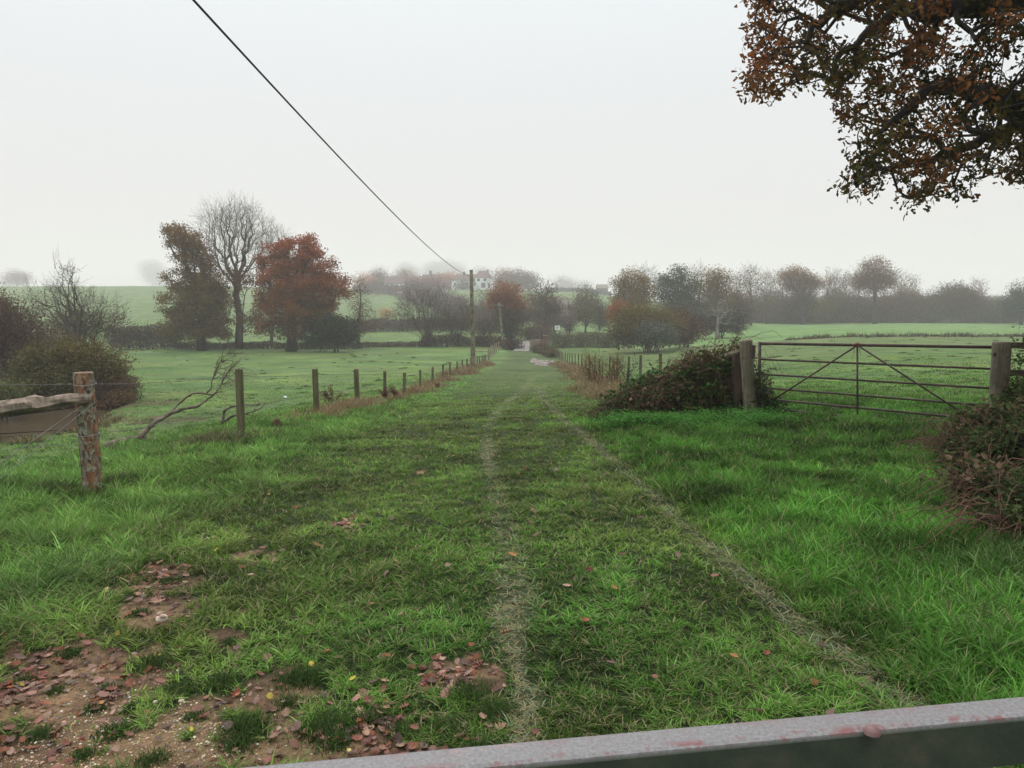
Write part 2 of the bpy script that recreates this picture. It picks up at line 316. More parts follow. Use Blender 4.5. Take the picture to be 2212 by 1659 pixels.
def zones(x, y, z=None):
    if z is None: z = G(x, y)
    yy = np.maximum(y, .8); X, Y = project(x, yy, z)
    nz = fbm(x * 2.2, y * 2.2, 31, 4) - .5; n2 = fbm(x * .5, y * .5, 12, 3)
    d = np.zeros(np.shape(x))
    for cx_, cy_, rx, ry in DIRT:
        d = np.maximum(d, 1.25 - np.sqrt(((X - cx_) / rx) ** 2 + ((Y - cy_) / ry) ** 2))
    d = d + np.clip((d + .3) / .8, 0, 1) * (nz * 1.9 - .12 + 1.8 * (fbm(x * 7, y * 7, 35, 3) - .5))
    dirt = sst(.22, .5, d) * (y < 30) * (y > .5)
    wn = .3 + 1.1 * (vn(x * 1.3, y * 1.3, 7)) + .4 * (vn(x * 5, y * 5, 8) - .5)
    sl = pdist(x, y, S_LEFT); sr = pdist(x, y, S_RIGHT)
    fade = 1 - sst(16, 30, y)
    dry = np.maximum((1 - sst(.03, .15, sl / wn)) * (.38 + .75 * sst(.35, .6, vn(x * .8, y * .8, 40))) * (.7 + .3 * (1 - sst(4.5, 6.5, y))), (.75 - .4 * (1 - sst(2.6, 4.2, y))) * (1 - sst(.025, .10, sr / wn)) * (.45 + .6 * vn(x * 1.1, y * 1.1, 43))) * fade
    dry = dry + (1 - fade) * .45 * (1 - sst(.1, .35, np.minimum(sl, sr))) * (y < 50)
    xr = np.interp(y, S_RIGHT[:, 1], S_RIGHT[:, 0]); lush = sst(-.15, .35, x - xr) * (y < 15) * (x < 30)
    u = x - .0265 * y
    track = sst(-3.6, -2.4, u) * (1 - sst(3.2, 4.2, u)) * (1 - lush)
    verge = sst(2.2, 3.2, -u) * (1 - sst(6, 9, -u))
    return dict(dirt=dirt, dry=np.clip(dry, 0, 1), lush=lush, track=track, verge=verge, n2=n2, nz=nz, X=X, Y=Y, u=u)
c3 = lambda *a: np.array(a)[None, :]
def lerp(a, b, t): return a + (b - a) * np.asarray(t)[..., None]

# ground sheet: polar grid, fine in front of the camera, coarse behind
rr = np.concatenate([[0.02], np.geomspace(.5, 2200, 430)])
af = np.radians(np.linspace(-58, 58, 560)); ab = np.radians(np.linspace(62, 298, 40)); aa = np.concatenate([af, ab])
R, A_ = np.meshgrid(rr, aa, indexing='ij'); gx = (R * np.sin(A_)).ravel(); gy = (R * np.cos(A_)).ravel()
gz = G(gx, gy); Zn = zones(gx, gy, gz)
colr = np.broadcast_to(c3(.082, .143, .031), (len(gx), 3)).copy()                       # distant grass fields
colr = lerp(colr, c3(.108, .175, .045), sst(.4, .6, fbm(gx * .08, gy * .2, 3)) * .8)
colr = lerp(colr, c3(.085, .11, .04), sst(.48, .68, fbm(gx * .3, gy * .5, 21)) * .7); colr = lerp(colr, c3(.05, .115, .028), sst(.46, .62, fbm(gx * .12, gy * .4, 25)) * .65); colr = lerp(colr, c3(.10, .16, .07), sst(.52, .72, fbm(gx * .5, gy * 1.1, 29)) * .6)
crop = (gx > 15) * sst(99, 102, gy + .02 * gx) * (gy < 235); colr = lerp(colr, c3(.105, .19, .06), crop)
strip = (gx > 12) * np.exp(-((gy + .02 * gx - 99) / 1.6) ** 2); colr = lerp(colr, c3(.10, .085, .045), strip * .8)
olive = (gx > 10) * sst(55, 62, gy) * (1 - sst(92, 97, gy)); colr = lerp(colr, c3(.085, .125, .042), olive * .6)
near = 1 - sst(10, 24, gy); colr = lerp(colr, c3(.030, .048, .014), near * (np.hypot(gx, gy) < 40))
colr = lerp(colr, c3(.062, .095, .030), Zn['track'] * (1 - near) * (gy < 105) * (gy > 0))
colr = lerp(colr, c3(.13, .15, .08), Zn['dry'] * .6 * (gy > 0))
colr = lerp(colr, lerp(np.broadcast_to(c3(.16, .10, .066), colr.shape), c3(.33, .225, .13), np.clip(sst(.35, .6, fbm(gx * 3, gy * 3, 88)) * .8 + .9 * np.exp(-((Zn['X'] - 380) / 300) ** 2 - ((Zn['Y'] - 1610) / 110) ** 2), 0, 1)), Zn['dirt'])
colr = lerp(colr, c3(.12, .085, .055), (1 - sst(2.9, 4.9, pdist(gx, gy, STREAM))) * (gy < 60) * sst(.3, .55, fbm(gx * .8, gy * .8, 2)))
gc = np.exp(-((gx + 11.5) / 1.6) ** 2 - ((gy - 15.5) / .8) ** 2); colr = lerp(colr, c3(.2, .14, .1), sst(.3, .5, gc))
for (X_, d_) in ((345, 27), (310, 33)):
    q = at(X_, d_); gc = np.exp(-((gx - q[0]) / 1.8) ** 2 - ((gy - q[1]) / 1.2) ** 2) + .4 * (fbm(gx * 1.2, gy * 1.2, 6) - .5); colr = lerp(colr, c3(.10, .07, .045), sst(.3, .6, gc))
nr, na = R.shape
i, j = np.meshgrid(np.arange(nr - 1), np.arange(na), indexing='ij'); j2 = (j + 1) % na
Q = np.stack([i * na + j, (i + 1) * na + j, (i + 1) * na + j2, i * na + j2], -1).reshape(-1, 4)
g = MB().add(np.stack([gx, gy, gz], 1), Q, C=colr).build("ground", M['ground'], smooth=True); tag(g, kind="structure", label="grassy field ground falling gently away to the valley")

# stream water
L = STREAM; pts = []
for (a, b_) in zip(L[:-1], L[1:]):
    for t in np.linspace(0, 1, 8, endpoint=False): pts.append(a + (b_ - a) * t)
pts = np.array(pts); tg = np.gradient(pts, axis=0); tg /= np.linalg.norm(tg, axis=1)[:, None]; nm = np.stack([-tg[:, 1], tg[:, 0]], 1)
V = []; 
for k in (-3.6, 3.6): V.append(np.column_stack([pts + nm * k, np.full(len(pts), -4.82)]))
k = len(pts); wt = MB().add(np.concatenate(V), [(i, i + 1, k + i + 1, k + i) for i in range(k - 1)]).build("stream_water", M['water']); tag(wt, kind="structure", label="brown stream water between grassy banks")
# wet mud on the far end of the track
q0 = at(1171, 73); th = np.linspace(0, 2 * math.pi, 40, endpoint=False); rad = 1 + .25 * np.sin(3 * th + 1) + .15 * np.sin(7 * th)
rings = [np.zeros((1, 2))] + [np.stack([np.cos(th) * rad * 1.05 * s_, np.sin(th) * rad * 9. * s_], 1) for s_ in (.33, .66, 1)]
pp = np.concatenate(rings) + q0[:2]; V = np.column_stack([pp, G(pp[:, 0], pp[:, 1]) + .03])
F3 = [(0, 1 + i, 1 + (i + 1) % 40) for i in range(40)]; F4 = [(1 + a * 40 + i, 1 + (a + 1) * 40 + i, 1 + (a + 1) * 40 + (i + 1) % 40, 1 + a * 40 + (i + 1) % 40) for a in (0, 1) for i in range(40)]
tag(MB().add(V, F4, F3).build("mud_patch", M['mud'], smooth=True), kind="structure", label="pale wet mud patch across the track before the bridge")

# ------------------------------------------------------------------ grass
def blades(mb, x, y, h, wd, lean, col, seg3, tipc=None, z=None):
    N = len(x)
    if N == 0: return
    z = G(x, y) - .004 if z is None else z
    a = rs.rand(N) * 2 * math.pi; la = rs.rand(N) * 2 * math.pi
    w2 = np.stack([np.cos(a), np.sin(a), np.zeros(N)], 1) * (wd / 2)[:, None]
    ld = np.stack([np.cos(la), np.sin(la), np.zeros(N)], 1); p0 = np.stack([x, y, z], 1); up = np.array([[0, 0, 1.]])
    def pt(t): return p0 + ld * (lean * t ** 1.8)[:, None] * 1. + up * (h * (t - .28 * (lean / np.maximum(h, 1e-3)) * t * t))[:, None]
    one = np.ones(N)
    ts = [(0, .8), (.38, 1.), (.72, .7)] if seg3 else [(0, .9), (.5, .9)]
    V = []; 
    for t, s_ in ts:
        c = pt(one * t); V += [c - w2 * s_, c + w2 * s_]
    V.append(pt(one)); k = len(V); V = np.stack(V, 1).reshape(-1, 3); b = np.arange(N)[:, None] * k
    Q = np.concatenate([b + np.array([[2 * i, 2 * i + 1, 2 * i + 3, 2 * i + 2]]) for i in range(len(ts) - 1)])
    T = b + np.array([[k - 3, k - 2, k - 1]])
    C = np.repeat(col, k, 0)
    if tipc is not None:
        C = C.reshape(N, k, 3); C[:, -1] = tipc; C[:, -3:-1] = C[:, -3:-1] * .7 + tipc[:, None] * .3; C = C.reshape(-1, 3)
    mb.add(V, Q, T, C)
def grass_band(n, r0, r1, seg3, a0=-47, a1=47, parts=None):
    r = r0 * (r1 / r0) ** rs.rand(n); a = np.radians(a0 + (a1 - a0) * rs.rand(n)); x = r * np.sin(a); y = r * np.cos(a)
    cs = .09 * 2. ** np.round(np.log2(np.maximum(r, 2.5) / 4.))                           # pull blades into tufts
    xr, yr = .8 * x + .6 * y, -.6 * x + .8 * y; ix = np.floor(xr / cs); iy = np.floor(yr / cs); hx = NT[ix.astype(int) & 255, iy.astype(int) & 255]; hy = NT[(ix.astype(int) + 91) & 255, (iy.astype(int) + 37) & 255]
    k = .55 * rs.rand(n); xr = xr + ((ix + hx * 1.6 - .3) * cs - xr) * k; yr = yr + ((iy + hy * 1.6 - .3) * cs - yr) * k; x, y = .8 * xr - .6 * yr, .6 * xr + .8 * yr
    z = G(x, y); Zz = zones(x, y, z); keep = np.ones(n, bool)
    edge = Zz['dirt']; keep &= rs.rand(n) > edge * .97
    thin = Zz['track'] * sst(.5, .75, fbm(x * 1.7, y * 1.7, 50)) * .45; keep &= rs.rand(n) > thin
    keep &= pdist(x, y, STREAM) > 2.9; keep &= rs.rand(n) > sst(28, 60, r)
    x, y, z, r = x[keep], y[keep], z[keep], r[keep]; Zz = {k_: v[keep] for k_, v in Zz.items()}; N = len(x)
    lush, dry, track, verge = Zz['lush'], Zz['dry'], Zz['track'], Zz['verge']
    tall = fbm(x * .9, y * .9, 60); tuft = hx[keep]
    h = (.048 + .016 * lush + .045 * verge + .035 * (1 - track)) * (.55 + .9 * tall) * (.6 + .8 * rs.rand(N)) * (.75 + .6 * tuft)
    h *= 1 - .35 * dry; h *= 1 - .5 * Zz['dirt']; h = h * (1 + .25 * sst(0, 1, tuft - .82) * 4 * (1 - track)) * (1 - .45 * sst(16, 30, y))
    lean = h * (.25 + 1.0 * rs.rand(N) + .9 * dry + .35 * track)
    wd = (.0026 + .00075 * r) * (.7 + .6 * rs.rand(N))
    hue = fbm(x * .55, y * .55, 70); sm = rs.rand(N)
    c = lerp(np.broadcast_to(c3(.078, .108, .026), (N, 3)), c3(.044, .116, .022), hue * 1.3 - .2)
    c = lerp(c, c3(.046, .118, .020), lush * .9); patch = fbm(x * 1.1, y * 1.5, 83); c = c * (.72 + .6 * sst(.36, .62, patch) + .25 * (tuft - .5))[:, None]; c = lerp(c, c3(.095, .180, .045), verge * (.45 + .5 * hue) * (1 - lush))
    out_ = sst(4.6, 6, np.abs(Zz['u'])) * (1 - lush); c = lerp(c, c3(.078, .150, .038), out_)
    c = lerp(c, c3(.070, .132, .036), sst(14, 26, y) * .9 * (1 - .45 * track))
    c = c * np.array([1.05, 1.10, .93]) * (1.12 + .28 * sst(18, 26, y))[:, None] * (.60 + .8 * sst(.3, .65, fbm(x * 2.3, y * 2.3, 91)) + .35 * (tuft - .4))[:, None] * (1 + (-.4 + .8 * sm) * (1 - .3 * sst(14, 30, y)))[:, None]  # colour darkens gaps between tufts, and brightens far upright blades that catch less sky
    hl = (rs.rand(N) < .12 + .08 * verge + .06 * lush); c = np.where(hl[:, None], c * 1.15 + c3(.06, .07, .045), c)  # highlights painted as paler colour on random blades
    dm = rs.rand(N) < (.05 + .10 * track + .55 * dry); straw = np.array([.27, .235, .13]) * (.6 + .6 * rs.rand(N))[:, None]
    c = np.where(dm[:, None], straw, c); pale = (rs.rand(N) < dry * .95) & ~dm; c = np.where(pale[:, None], c3(.21, .26, .16) * (.7 + .6 * rs.rand(N))[:, None], c)
    tip = lerp(c, c3(.22, .20, .09), (rs.rand(N) < .12 + .18 * track) * .6)
    mb = MB(); blades(mb, x, y, h, wd, lean, c, seg3, tip, z - .004)
    return mb
for nm_, args in (("short_grass", (240000, 2.0, 6.5, True)), ("short_grass", (300000, 6.5, 20., False)), ("short_grass", (170000, 20., 62., False, -42, 42))):
    o = grass_band(*args).build(nm_, M['grass']); tag(o, "uneven green turf of short grass blades over the field and track", "grass", kind="stuff")
# taller tufts and rank grass along fences, and dry russet grass
def tufts(name, label, spots, n, h0, spread, cols, wd=.004, lean=.8, mat_='grass', build=True, mb=None):
    mb = mb or MB()
    for s in spots:
        x0, y0 = s[0], s[1]; sc_ = s[2] if len(s) > 2 else 1.
        m_ = int(n * sc_); rx = rs.normal(0, spread * sc_, m_); ry = rs.normal(0, spread * sc_, m_); x = x0 + rx; y = y0 + ry
        h = h0 * sc_ * (.35 + .75 * rs.rand(m_)) * np.exp(-(rx ** 2 + ry ** 2) / (4 * (spread * sc_) ** 2)); r = np.hypot(x, y)
        ci = rs.randint(0, len(cols), m_); c = np.array(cols)[ci] * (.6 + .7 * rs.rand(m_))[:, None]
        blades(mb, x, y, h, np.maximum(wd, .0007 * r) * (.7 + .6 * rs.rand(m_)), h * lean * (.3 + rs.rand(m_)), c, True)
    if build: return tag(mb.build(name, M[mat_]), label, "grass", kind="stuff")
    return mb
GREENS = [(.045, .085, .02), (.06, .11, .035), (.035, .06, .018), (.09, .12, .05), (.14, .13, .06)]
DRYS = [(.24, .15, .085), (.30, .21, .13), (.17, .09, .05), (.20, .19, .09), (.26, .23, .14)]
sp = []
for X, d, s in ((130, 7.9, 1.2), (95, 8.1, 1.), (160, 7.6, .9), (245, 8.1, 1.1), (270, 8.3, 1.0), (300, 8.6, .8), (225, 7.8, .7)): q = at(X, d); sp.append((q[0], q[1], s))
tufts("rank_grass", "rank dark tufts of long grass round the foot of the bark-covered post", sp, 750, .26, .14, GREENS + [(.10, .09, .045), (.03, .05, .015)])
sp = [(x_ + rs.normal(0, .25), y_ + rs.normal(0, .2), rs.uniform(.5, 1.3)) for y_ in np.linspace(12, 30, 60) for x_ in (np.interp(y_, STREAM[:5, 1], STREAM[:5, 0]) + 3.5 + .3 * math.sin(y_ * 2.1),)]
tufts('bank_grass', 'rough brown and olive grass fringing the near bank of the stream', sp, 150, .30, .22, DRYS[2:] + GREENS[2:] + [(.10, .06, .04)], wd=.007)
sp = []
for X, d, s in ((420, 11.6, 1.), (450, 11.6, 1.2), (480, 11.4, 1.3), (505, 11.6, 1.), (560, 12.4, .8), (600, 12.6, .7), (395, 11.2, .8), (545, 11.9, .6)): q = at(X, d); sp.append((q[0], q[1], s))
tufts("rank_grass", "straggly olive and straw tufts along the fence foot at the near round post", sp, 420, .30, .16, GREENS[2:] + DRYS[3:] + [(.12, .11, .06)])
sp = []
for v in np.linspace(640, 1045, 60):
    y = 7466 * (1 / (1150. - v)); q = at(v + rs.uniform(-6, 10), y * rs.uniform(.98, 1.02)); sp.append((q[0] + rs.normal(0, .2), q[1], (.45 + .75 * rs.rand() + (.5 if v > 975 else 0)) * (.35 if rs.rand() < .35 and v < 900 else 1)))
tufts("dry_verge_grass", "russet dead grass and weeds along the foot of the left wire fence", sp, 260, .42, .32, DRYS, wd=.006)
sp = []
for k in range(480):
    y = 22 * (100 / 22.) ** rs.rand(); x = y * rs.uniform(-.72, .72); u_ = x - .0265 * y
    if -6.2 < u_ < 7.5 or pdist(np.array([x]), np.array([y]), STREAM)[0] < 4: continue
    sp.append((x, y, rs.uniform(.4, 1.3)))
tufts("field_tussocks", "low coarse grass tussocks dotted unevenly over the grazed fields", sp, 70, .13, .16, [(.05, .095, .022), (.075, .13, .035), (.10, .135, .05), (.13, .14, .07)], wd=.012)
sp = []
for v in np.linspace(0, 1, 46):
    y = 20 + 50 * v ** 1.3; q = at(np.interp(y, [20, 28, 40, 55, 70], [1400, 1305, 1262, 1235, 1208]) + rs.uniform(-12, 14), y); sp.append((q[0], q[1], .8 + .5 * rs.rand()))
for X, d, s in ((1290, 20, 1.), (1330, 19, 1.1), (1360, 18, 1), (1260, 24, 1), (1300, 22, 1.2), (1345, 21, 1), (1380, 17, .9), (1310, 18, .8), (1275, 26, 1.1), (1320, 27, 1.3), (1340, 25, 1.2)): q = at(X, d); sp.append((q[0], q[1], s))
tufts("dry_verge_grass", "buff and russet dead grass along the right wire fence by the bare saplings", sp, 300, .40, .36, DRYS + [(.14, .16, .06)], wd=.006)
sp = [tuple(at(X, 100.5 + rs.uniform(-1, 1))[:2]) + (rs.uniform(.5, 1.3),) for X in np.linspace(1700, 2250, 90)]
tufts("weedy_strip", "thin line of dead weed stalks across the right hand field", sp, 30, .8, .35, [(.10, .085, .05), (.07, .06, .035)], wd=.02)
sp = [tuple(onground(X, Y)[:2]) + (s,) for X, Y, s in ((60, 1205, 1.2), (130, 1250, 1.3), (40, 1260, 1.1), (200, 1235, 1.), (100, 1180, 1.), (170, 1190, .9), (30, 1160, 1.), (10, 1310, 1.), (90, 1290, 1.2), (2130, 1260, 1.2), (2180, 1300, 1.), (2100, 1380, .9), (2200, 1240, 1.2), (2170, 1200, 1.1), (2120, 1330, .8))]
tufts("rank_grass", "long pale arching grass in clumps at the edges of the trampled track", sp, 520, .19, .17, [(.06, .12, .03), (.11, .18, .06), (.18, .25, .10), (.05, .10, .022)], wd=.005, lean=1.2)
sp = [tuple(onground(X, Y)[:2]) + (s,) for X, Y, s in ((535, 1590, 1.0), (515, 1625, .7), (705, 1585, 1.1), (725, 1610, .7), (245, 1590, .7), (1010, 1510, 1.1), (960, 1590, .9), (330, 1655, .6), (390, 1500, .7), (230, 1500, .5), (480, 1480, .9), (330, 1445, .9), (120, 1500, .5), (205, 1545, .5), (690, 1470, .8), (640, 1480, .9), (150, 1425, .7), (60, 1480, .6), (290, 1540, .5), (420, 1560, .5), (800, 1560, .8), (870, 1600, .7), (620, 1530, .6), (1060, 1560, .9), (1040, 1640, .8), (90, 1600, .6), (180, 1640, .5), (360, 1380, .6), (300, 1330, .6), (370, 1260, .7), (560, 1205, .6), (500, 1395, .5))]
tufts("grass_tussock", "small green grass tussocks growing out of the bare earth", sp, 520, .10, .062, [(.035, .075, .018), (.05, .095, .025), (.08, .11, .04)], wd=.0036, lean=.7)
# nettles and low weeds at the foot of the bramble mound
sp = []
for k in range(70):
    X = rs.uniform(1300, 1700); Y = 905 + rs.uniform(-8, 26) - .02 * abs(X - 1450); sp.append(tuple(onground(X, Y)[:2]) + (rs.uniform(.7, 1.2),))
mb = MB()
for x0, y0, s_ in sp:
    m_ = 160; x = x0 + rs.normal(0, .16, m_); y = y0 + rs.normal(0, .16, m_); z = G(x, y) + .20 * s_ * rs.rand(m_) ** .7; a = rs.rand(m_) * 6.28; l = .035 * (.6 + .8 * rs.rand(m_))
    d = np.stack([np.cos(a), np.sin(a), rs.uniform(-.5, .2, m_)], 1) * l[:, None]; sd_ = np.stack([-np.sin(a), np.cos(a), rs.uniform(-.2, .2, m_)], 1) * (l * .36)[:, None]
    p = np.stack([x, y, z], 1); V = np.stack([p, p + d * .5 + sd_, p + d, p + d * .5 - sd_], 1).reshape(-1, 3)
    c = np.array([(.05, .17, .025), (.04, .13, .02), (.08, .20, .04)])[rs.randint(0, 3, m_)] * (.7 + .6 * rs.rand(m_))[:, None]
    mb.add(V, np.arange(m_ * 4).reshape(-1, 4), C=np.repeat(c, 4, 0))
tag(mb.build("nettles", M['grass']), "bright green nettles and low weeds in front of the bramble mound", "weeds", kind="stuff")

# fallen oak leaves
def oakleaf(N):
    prof = [(0, .05), (.12, .10), (.22, .30), (.30, .17), (.42, .42), (.52, .22), (.65, .46), (.75, .25), (.88, .26), (1.0, .03)]
    up = np.array([(t, w_) for t, w_ in prof]); return up
def litter(name, label, pts, size, cols, flat=.25, lift=.008):
    pr = oakleaf(0); k = len(pr); N = len(pts); mb = MB()
    x = pts[:, 0]; y = pts[:, 1]; z = G(x, y) + lift + rs.rand(N) * .012
    a = rs.rand(N) * 6.283; s_ = size * (.55 + .7 * rs.rand(N)); curl = rs.uniform(-.5, 1.1, N)
    curl = curl * 1.6; t1 = np.stack([np.cos(a), np.sin(a), rs.normal(0, flat, N)], 1); t2 = np.stack([-np.sin(a), np.cos(a), rs.normal(0, flat, N)], 1); nrm = np.cross(t1, t2)
    V = []
    for t, w_ in pr:
        for sg in (-1, 0, 1):
            lz = curl * ((t - .5) ** 2 * .8 + (abs(sg) * w_) ** 2 * 1.6) * .6
            V.append(np.stack([x, y, z], 1) + t1 * (s_ * (t - .5))[:, None] + t2 * (s_ * w_ * sg)[:, None] + nrm * (s_ * lz)[:, None])
    V = np.stack(V, 1).reshape(-1, 3)
    q = np.array([(3 * i + b_, 3 * i + b_ + 1, 3 * i + b_ + 4, 3 * i + b_ + 3) for i in range(k - 1) for b_ in (0, 1)])
    Q = (np.arange(N)[:, None, None] * 3 * k + q[None]).reshape(-1, 4)
    c = np.array(cols)[rs.randint(0, len(cols), N)] * (.45 + .6 * rs.rand(N))[:, None]
    mb.add(V, Q, C=np.repeat(c, 3 * k, 0)); return tag(mb.build(name, M['litter']), label, "fallen leaves", kind="stuff")
n = 60000; X = rs.uniform(-150, 1250, n); Y = rs.uniform(1180, 1800, n)
pts = []
cand = np.column_stack([rs.uniform(-4, 1.2, n), rs.uniform(1.6, 8, n)]); Zz = zones(cand[:, 0], cand[:, 1])
lb = np.zeros(n)
for cx_, cy_, rx, ry, wt_ in ((120, 1500, 200, 90, .8), (40, 1600, 90, 90, .6), (330, 1250, 60, 60, .9), (90, 1420, 110, 50, .5), (850, 1560, 240, 60, 1.), (1000, 1470, 80, 45, 1.6), (1060, 1600, 70, 50, 1.), (520, 1545, 120, 45, .5), (470, 1170, 60, 22, .3), (755, 1138, 30, 16, 1.3), (620, 1560, 100, 50, .7), (520, 1650, 80, 40, 1.2), (600, 1215, 70, 25, .3), (820, 1480, 40, 60, .35), (330, 1340, 70, 30, .5), (480, 1400, 120, 50, .2), (900, 1640, 150, 40, .8)):
    lb = np.maximum(lb, wt_ * np.exp(-((Zz['X'] - cx_) / rx) ** 2 - ((Zz['Y'] - cy_) / ry) ** 2))
dens = lb * (.35 + .65 * Zz['dirt']) * np.clip(fbm(cand[:, 0] * 4, cand[:, 1] * 4, 90) * 3 - .9, 0, 1.6)
pts = cand[rs.rand(n) < dens * .62 * (1 - .65 * np.exp(-((Zz['X'] - 380) / 240) ** 2 - ((Zz['Y'] - 1590) / 80) ** 2))]
print("litter", len(pts))
BROWNS = [(.20, .085, .06), (.27, .135, .10), (.15, .06, .045), (.32, .19, .13), (.19, .07, .045), (.11, .065, .05), (.27, .09, .04), (.17, .10, .08), (.36, .23, .17)]
litter("leaf_litter", "pink-brown fallen oak leaves lying in drifts over the bare muddy ground", pts, .045, BROWNS)
litter('leaf_litter', 'small broken scraps of brown leaf trodden into the bare mud', cand[rs.rand(len(cand)) < (.05 + .5 * lb) * Zz['dirt'] * .6], .024, BROWNS, .3, .003)
n = 230; r = 2.4 * (22 / 2.4) ** rs.rand(n) ** 1.0; a = np.radians(rs.uniform(-40, 40, n)); pts = np.column_stack([r * np.sin(a), r * np.cos(a)])
litter("leaf_litter", "single brown and tan oak leaves scattered thinly across the turf", pts, .052, BROWNS + [(.3, .15, .05)], .3, .03)
n = 30; r = 2.4 * (9 / 2.4) ** rs.rand(n); a = np.radians(rs.uniform(-40, -2, n)); pts = np.column_stack([r * np.sin(a), r * np.cos(a)])
litter("leaf_litter", "bright yellow fallen leaves dotted over the near ground", pts, .036, [(.50, .40, .04), (.42, .32, .04), (.45, .38, .14)], .3, .02)
# gravel
def pebbles(pts, s_, cols, mb, flat=.55):
    t = (1 + 5 ** .5) / 2; iv = np.array([(-1, t, 0), (1, t, 0), (-1, -t, 0), (1, -t, 0), (0, -1, t), (0, 1, t), (0, -1, -t), (0, 1, -t), (t, 0, -1), (t, 0, 1), (-t, 0, -1), (-t, 0, 1)]) / 1.9
    it = np.array([(0, 11, 5), (0, 5, 1), (0, 1, 7), (0, 7, 10), (0, 10, 11), (1, 5, 9), (5, 11, 4), (11, 10, 2), (10, 7, 6), (7, 1, 8), (3, 9, 4), (3, 4, 2), (3, 2, 6), (3, 6, 8), (3, 8, 9), (4, 9, 5), (2, 4, 11), (6, 2, 10), (8, 6, 7), (9, 8, 1)])
    N = len(pts); V = iv[None] * (1 + .35 * (rs.rand(N, 12, 1) - .5)) * np.stack([s_ * (.7 + .5 * rs.rand(N)), s_ * (.7 + .5 * rs.rand(N)), s_ * flat], 1)[:, None]
    a = rs.rand(N) * 6.28; x = V[..., 0] * np.cos(a)[:, None] - V[..., 1] * np.sin(a)[:, None]; y = V[..., 0] * np.sin(a)[:, None] + V[..., 1] * np.cos(a)[:, None]
    z = G(pts[:, 0], pts[:, 1]) + s_ * flat * .45; V = np.stack([x + pts[:, 0:1], y + pts[:, 1:2], V[..., 2] + z[:, None]], -1).reshape(-1, 3)
    T = (np.arange(N)[:, None, None] * 12 + it[None]).reshape(-1, 3); c = np.array(cols)[rs.randint(0, len(cols), N)] * (.7 + .6 * rs.rand(N))[:, None]
    mb.add(V, T=T, C=np.repeat(c, 12, 0))
n = 110000; cand = np.column_stack([rs.uniform(-3.2, .3, n), rs.uniform(1.5, 4.6, n)]); Zz = zones(cand[:, 0], cand[:, 1])
gd = np.maximum(np.exp(-((Zz['X'] - 330) / 190) ** 2 - ((Zz['Y'] - 1580) / 75) ** 2), .8 * np.exp(-((Zz['X'] - 180) / 200) ** 2 - ((Zz['Y'] - 1650) / 80) ** 2))
gd = gd * (.3 + .9 * np.clip(fbm(cand[:, 0] * 5, cand[:, 1] * 5, 77) * 2 - .5, 0, 1)) * (Zz['dirt'] > .3)
pk = cand[rs.rand(n) < gd * .75]; print("gravel", len(pk)); mb = MB()
pebbles(pk, .0024 + .0062 * rs.rand(len(pk)) ** 3., [(.42, .30, .20), (.50, .42, .32), (.30, .19, .12), (.38, .24, .15), (.22, .14, .10), (.12, .11, .10), (.60, .54, .44), (.34, .22, .14)], mb)
tag(mb.build("gravel", M['pebble'], smooth=False), "pale gravel pressed into the bare sandy earth near the gate", "gravel", kind="stuff")
def rock(X, Y, s, label, mt='stone', flat=.62):
    p = onground(X, Y); mb = MB(); th = np.linspace(0, math.pi, 9); ph = np.linspace(0, 2 * math.pi, 14, endpoint=False); V = []
    for t in th:
        for f in ph:
            d = np.array([math.sin(t) * math.cos(f), math.sin(t) * math.sin(f) * .8, math.cos(t) * flat]); k = 1 + .28 * (float(vn(d[0] * 2 + X, d[1] * 2 + Y + d[2], 3)) - .5) + .1 * (rs.rand() - .5); V.append(d * k * s)
    Q = [(i * 14 + j, (i + 1) * 14 + j, (i + 1) * 14 + (j + 1) % 14, i * 14 + (j + 1) % 14) for i in range(8) for j in range(14)]
    o = mb.add(np.array(V), Q).build("stone", M[mt], smooth=True); o.location = (p[0], p[1], float(G(p[0], p[1])) + s * flat * .45)
    return tag(o, label, "stone")
rock(350, 1345, .034, "rounded cream stone, the largest, on the bare patch amid grass")
rock(392, 1605 - 85, .014, "small white flint at the top edge of the gravel, beside drift of leaves")
rock(336, 1522, .012, "small white pebble left of the flint at the top edge of the gravel")
rock(155, 1483, .030, "flat pinkish-brown stone among leaves at the left", 'deadwood', .35)

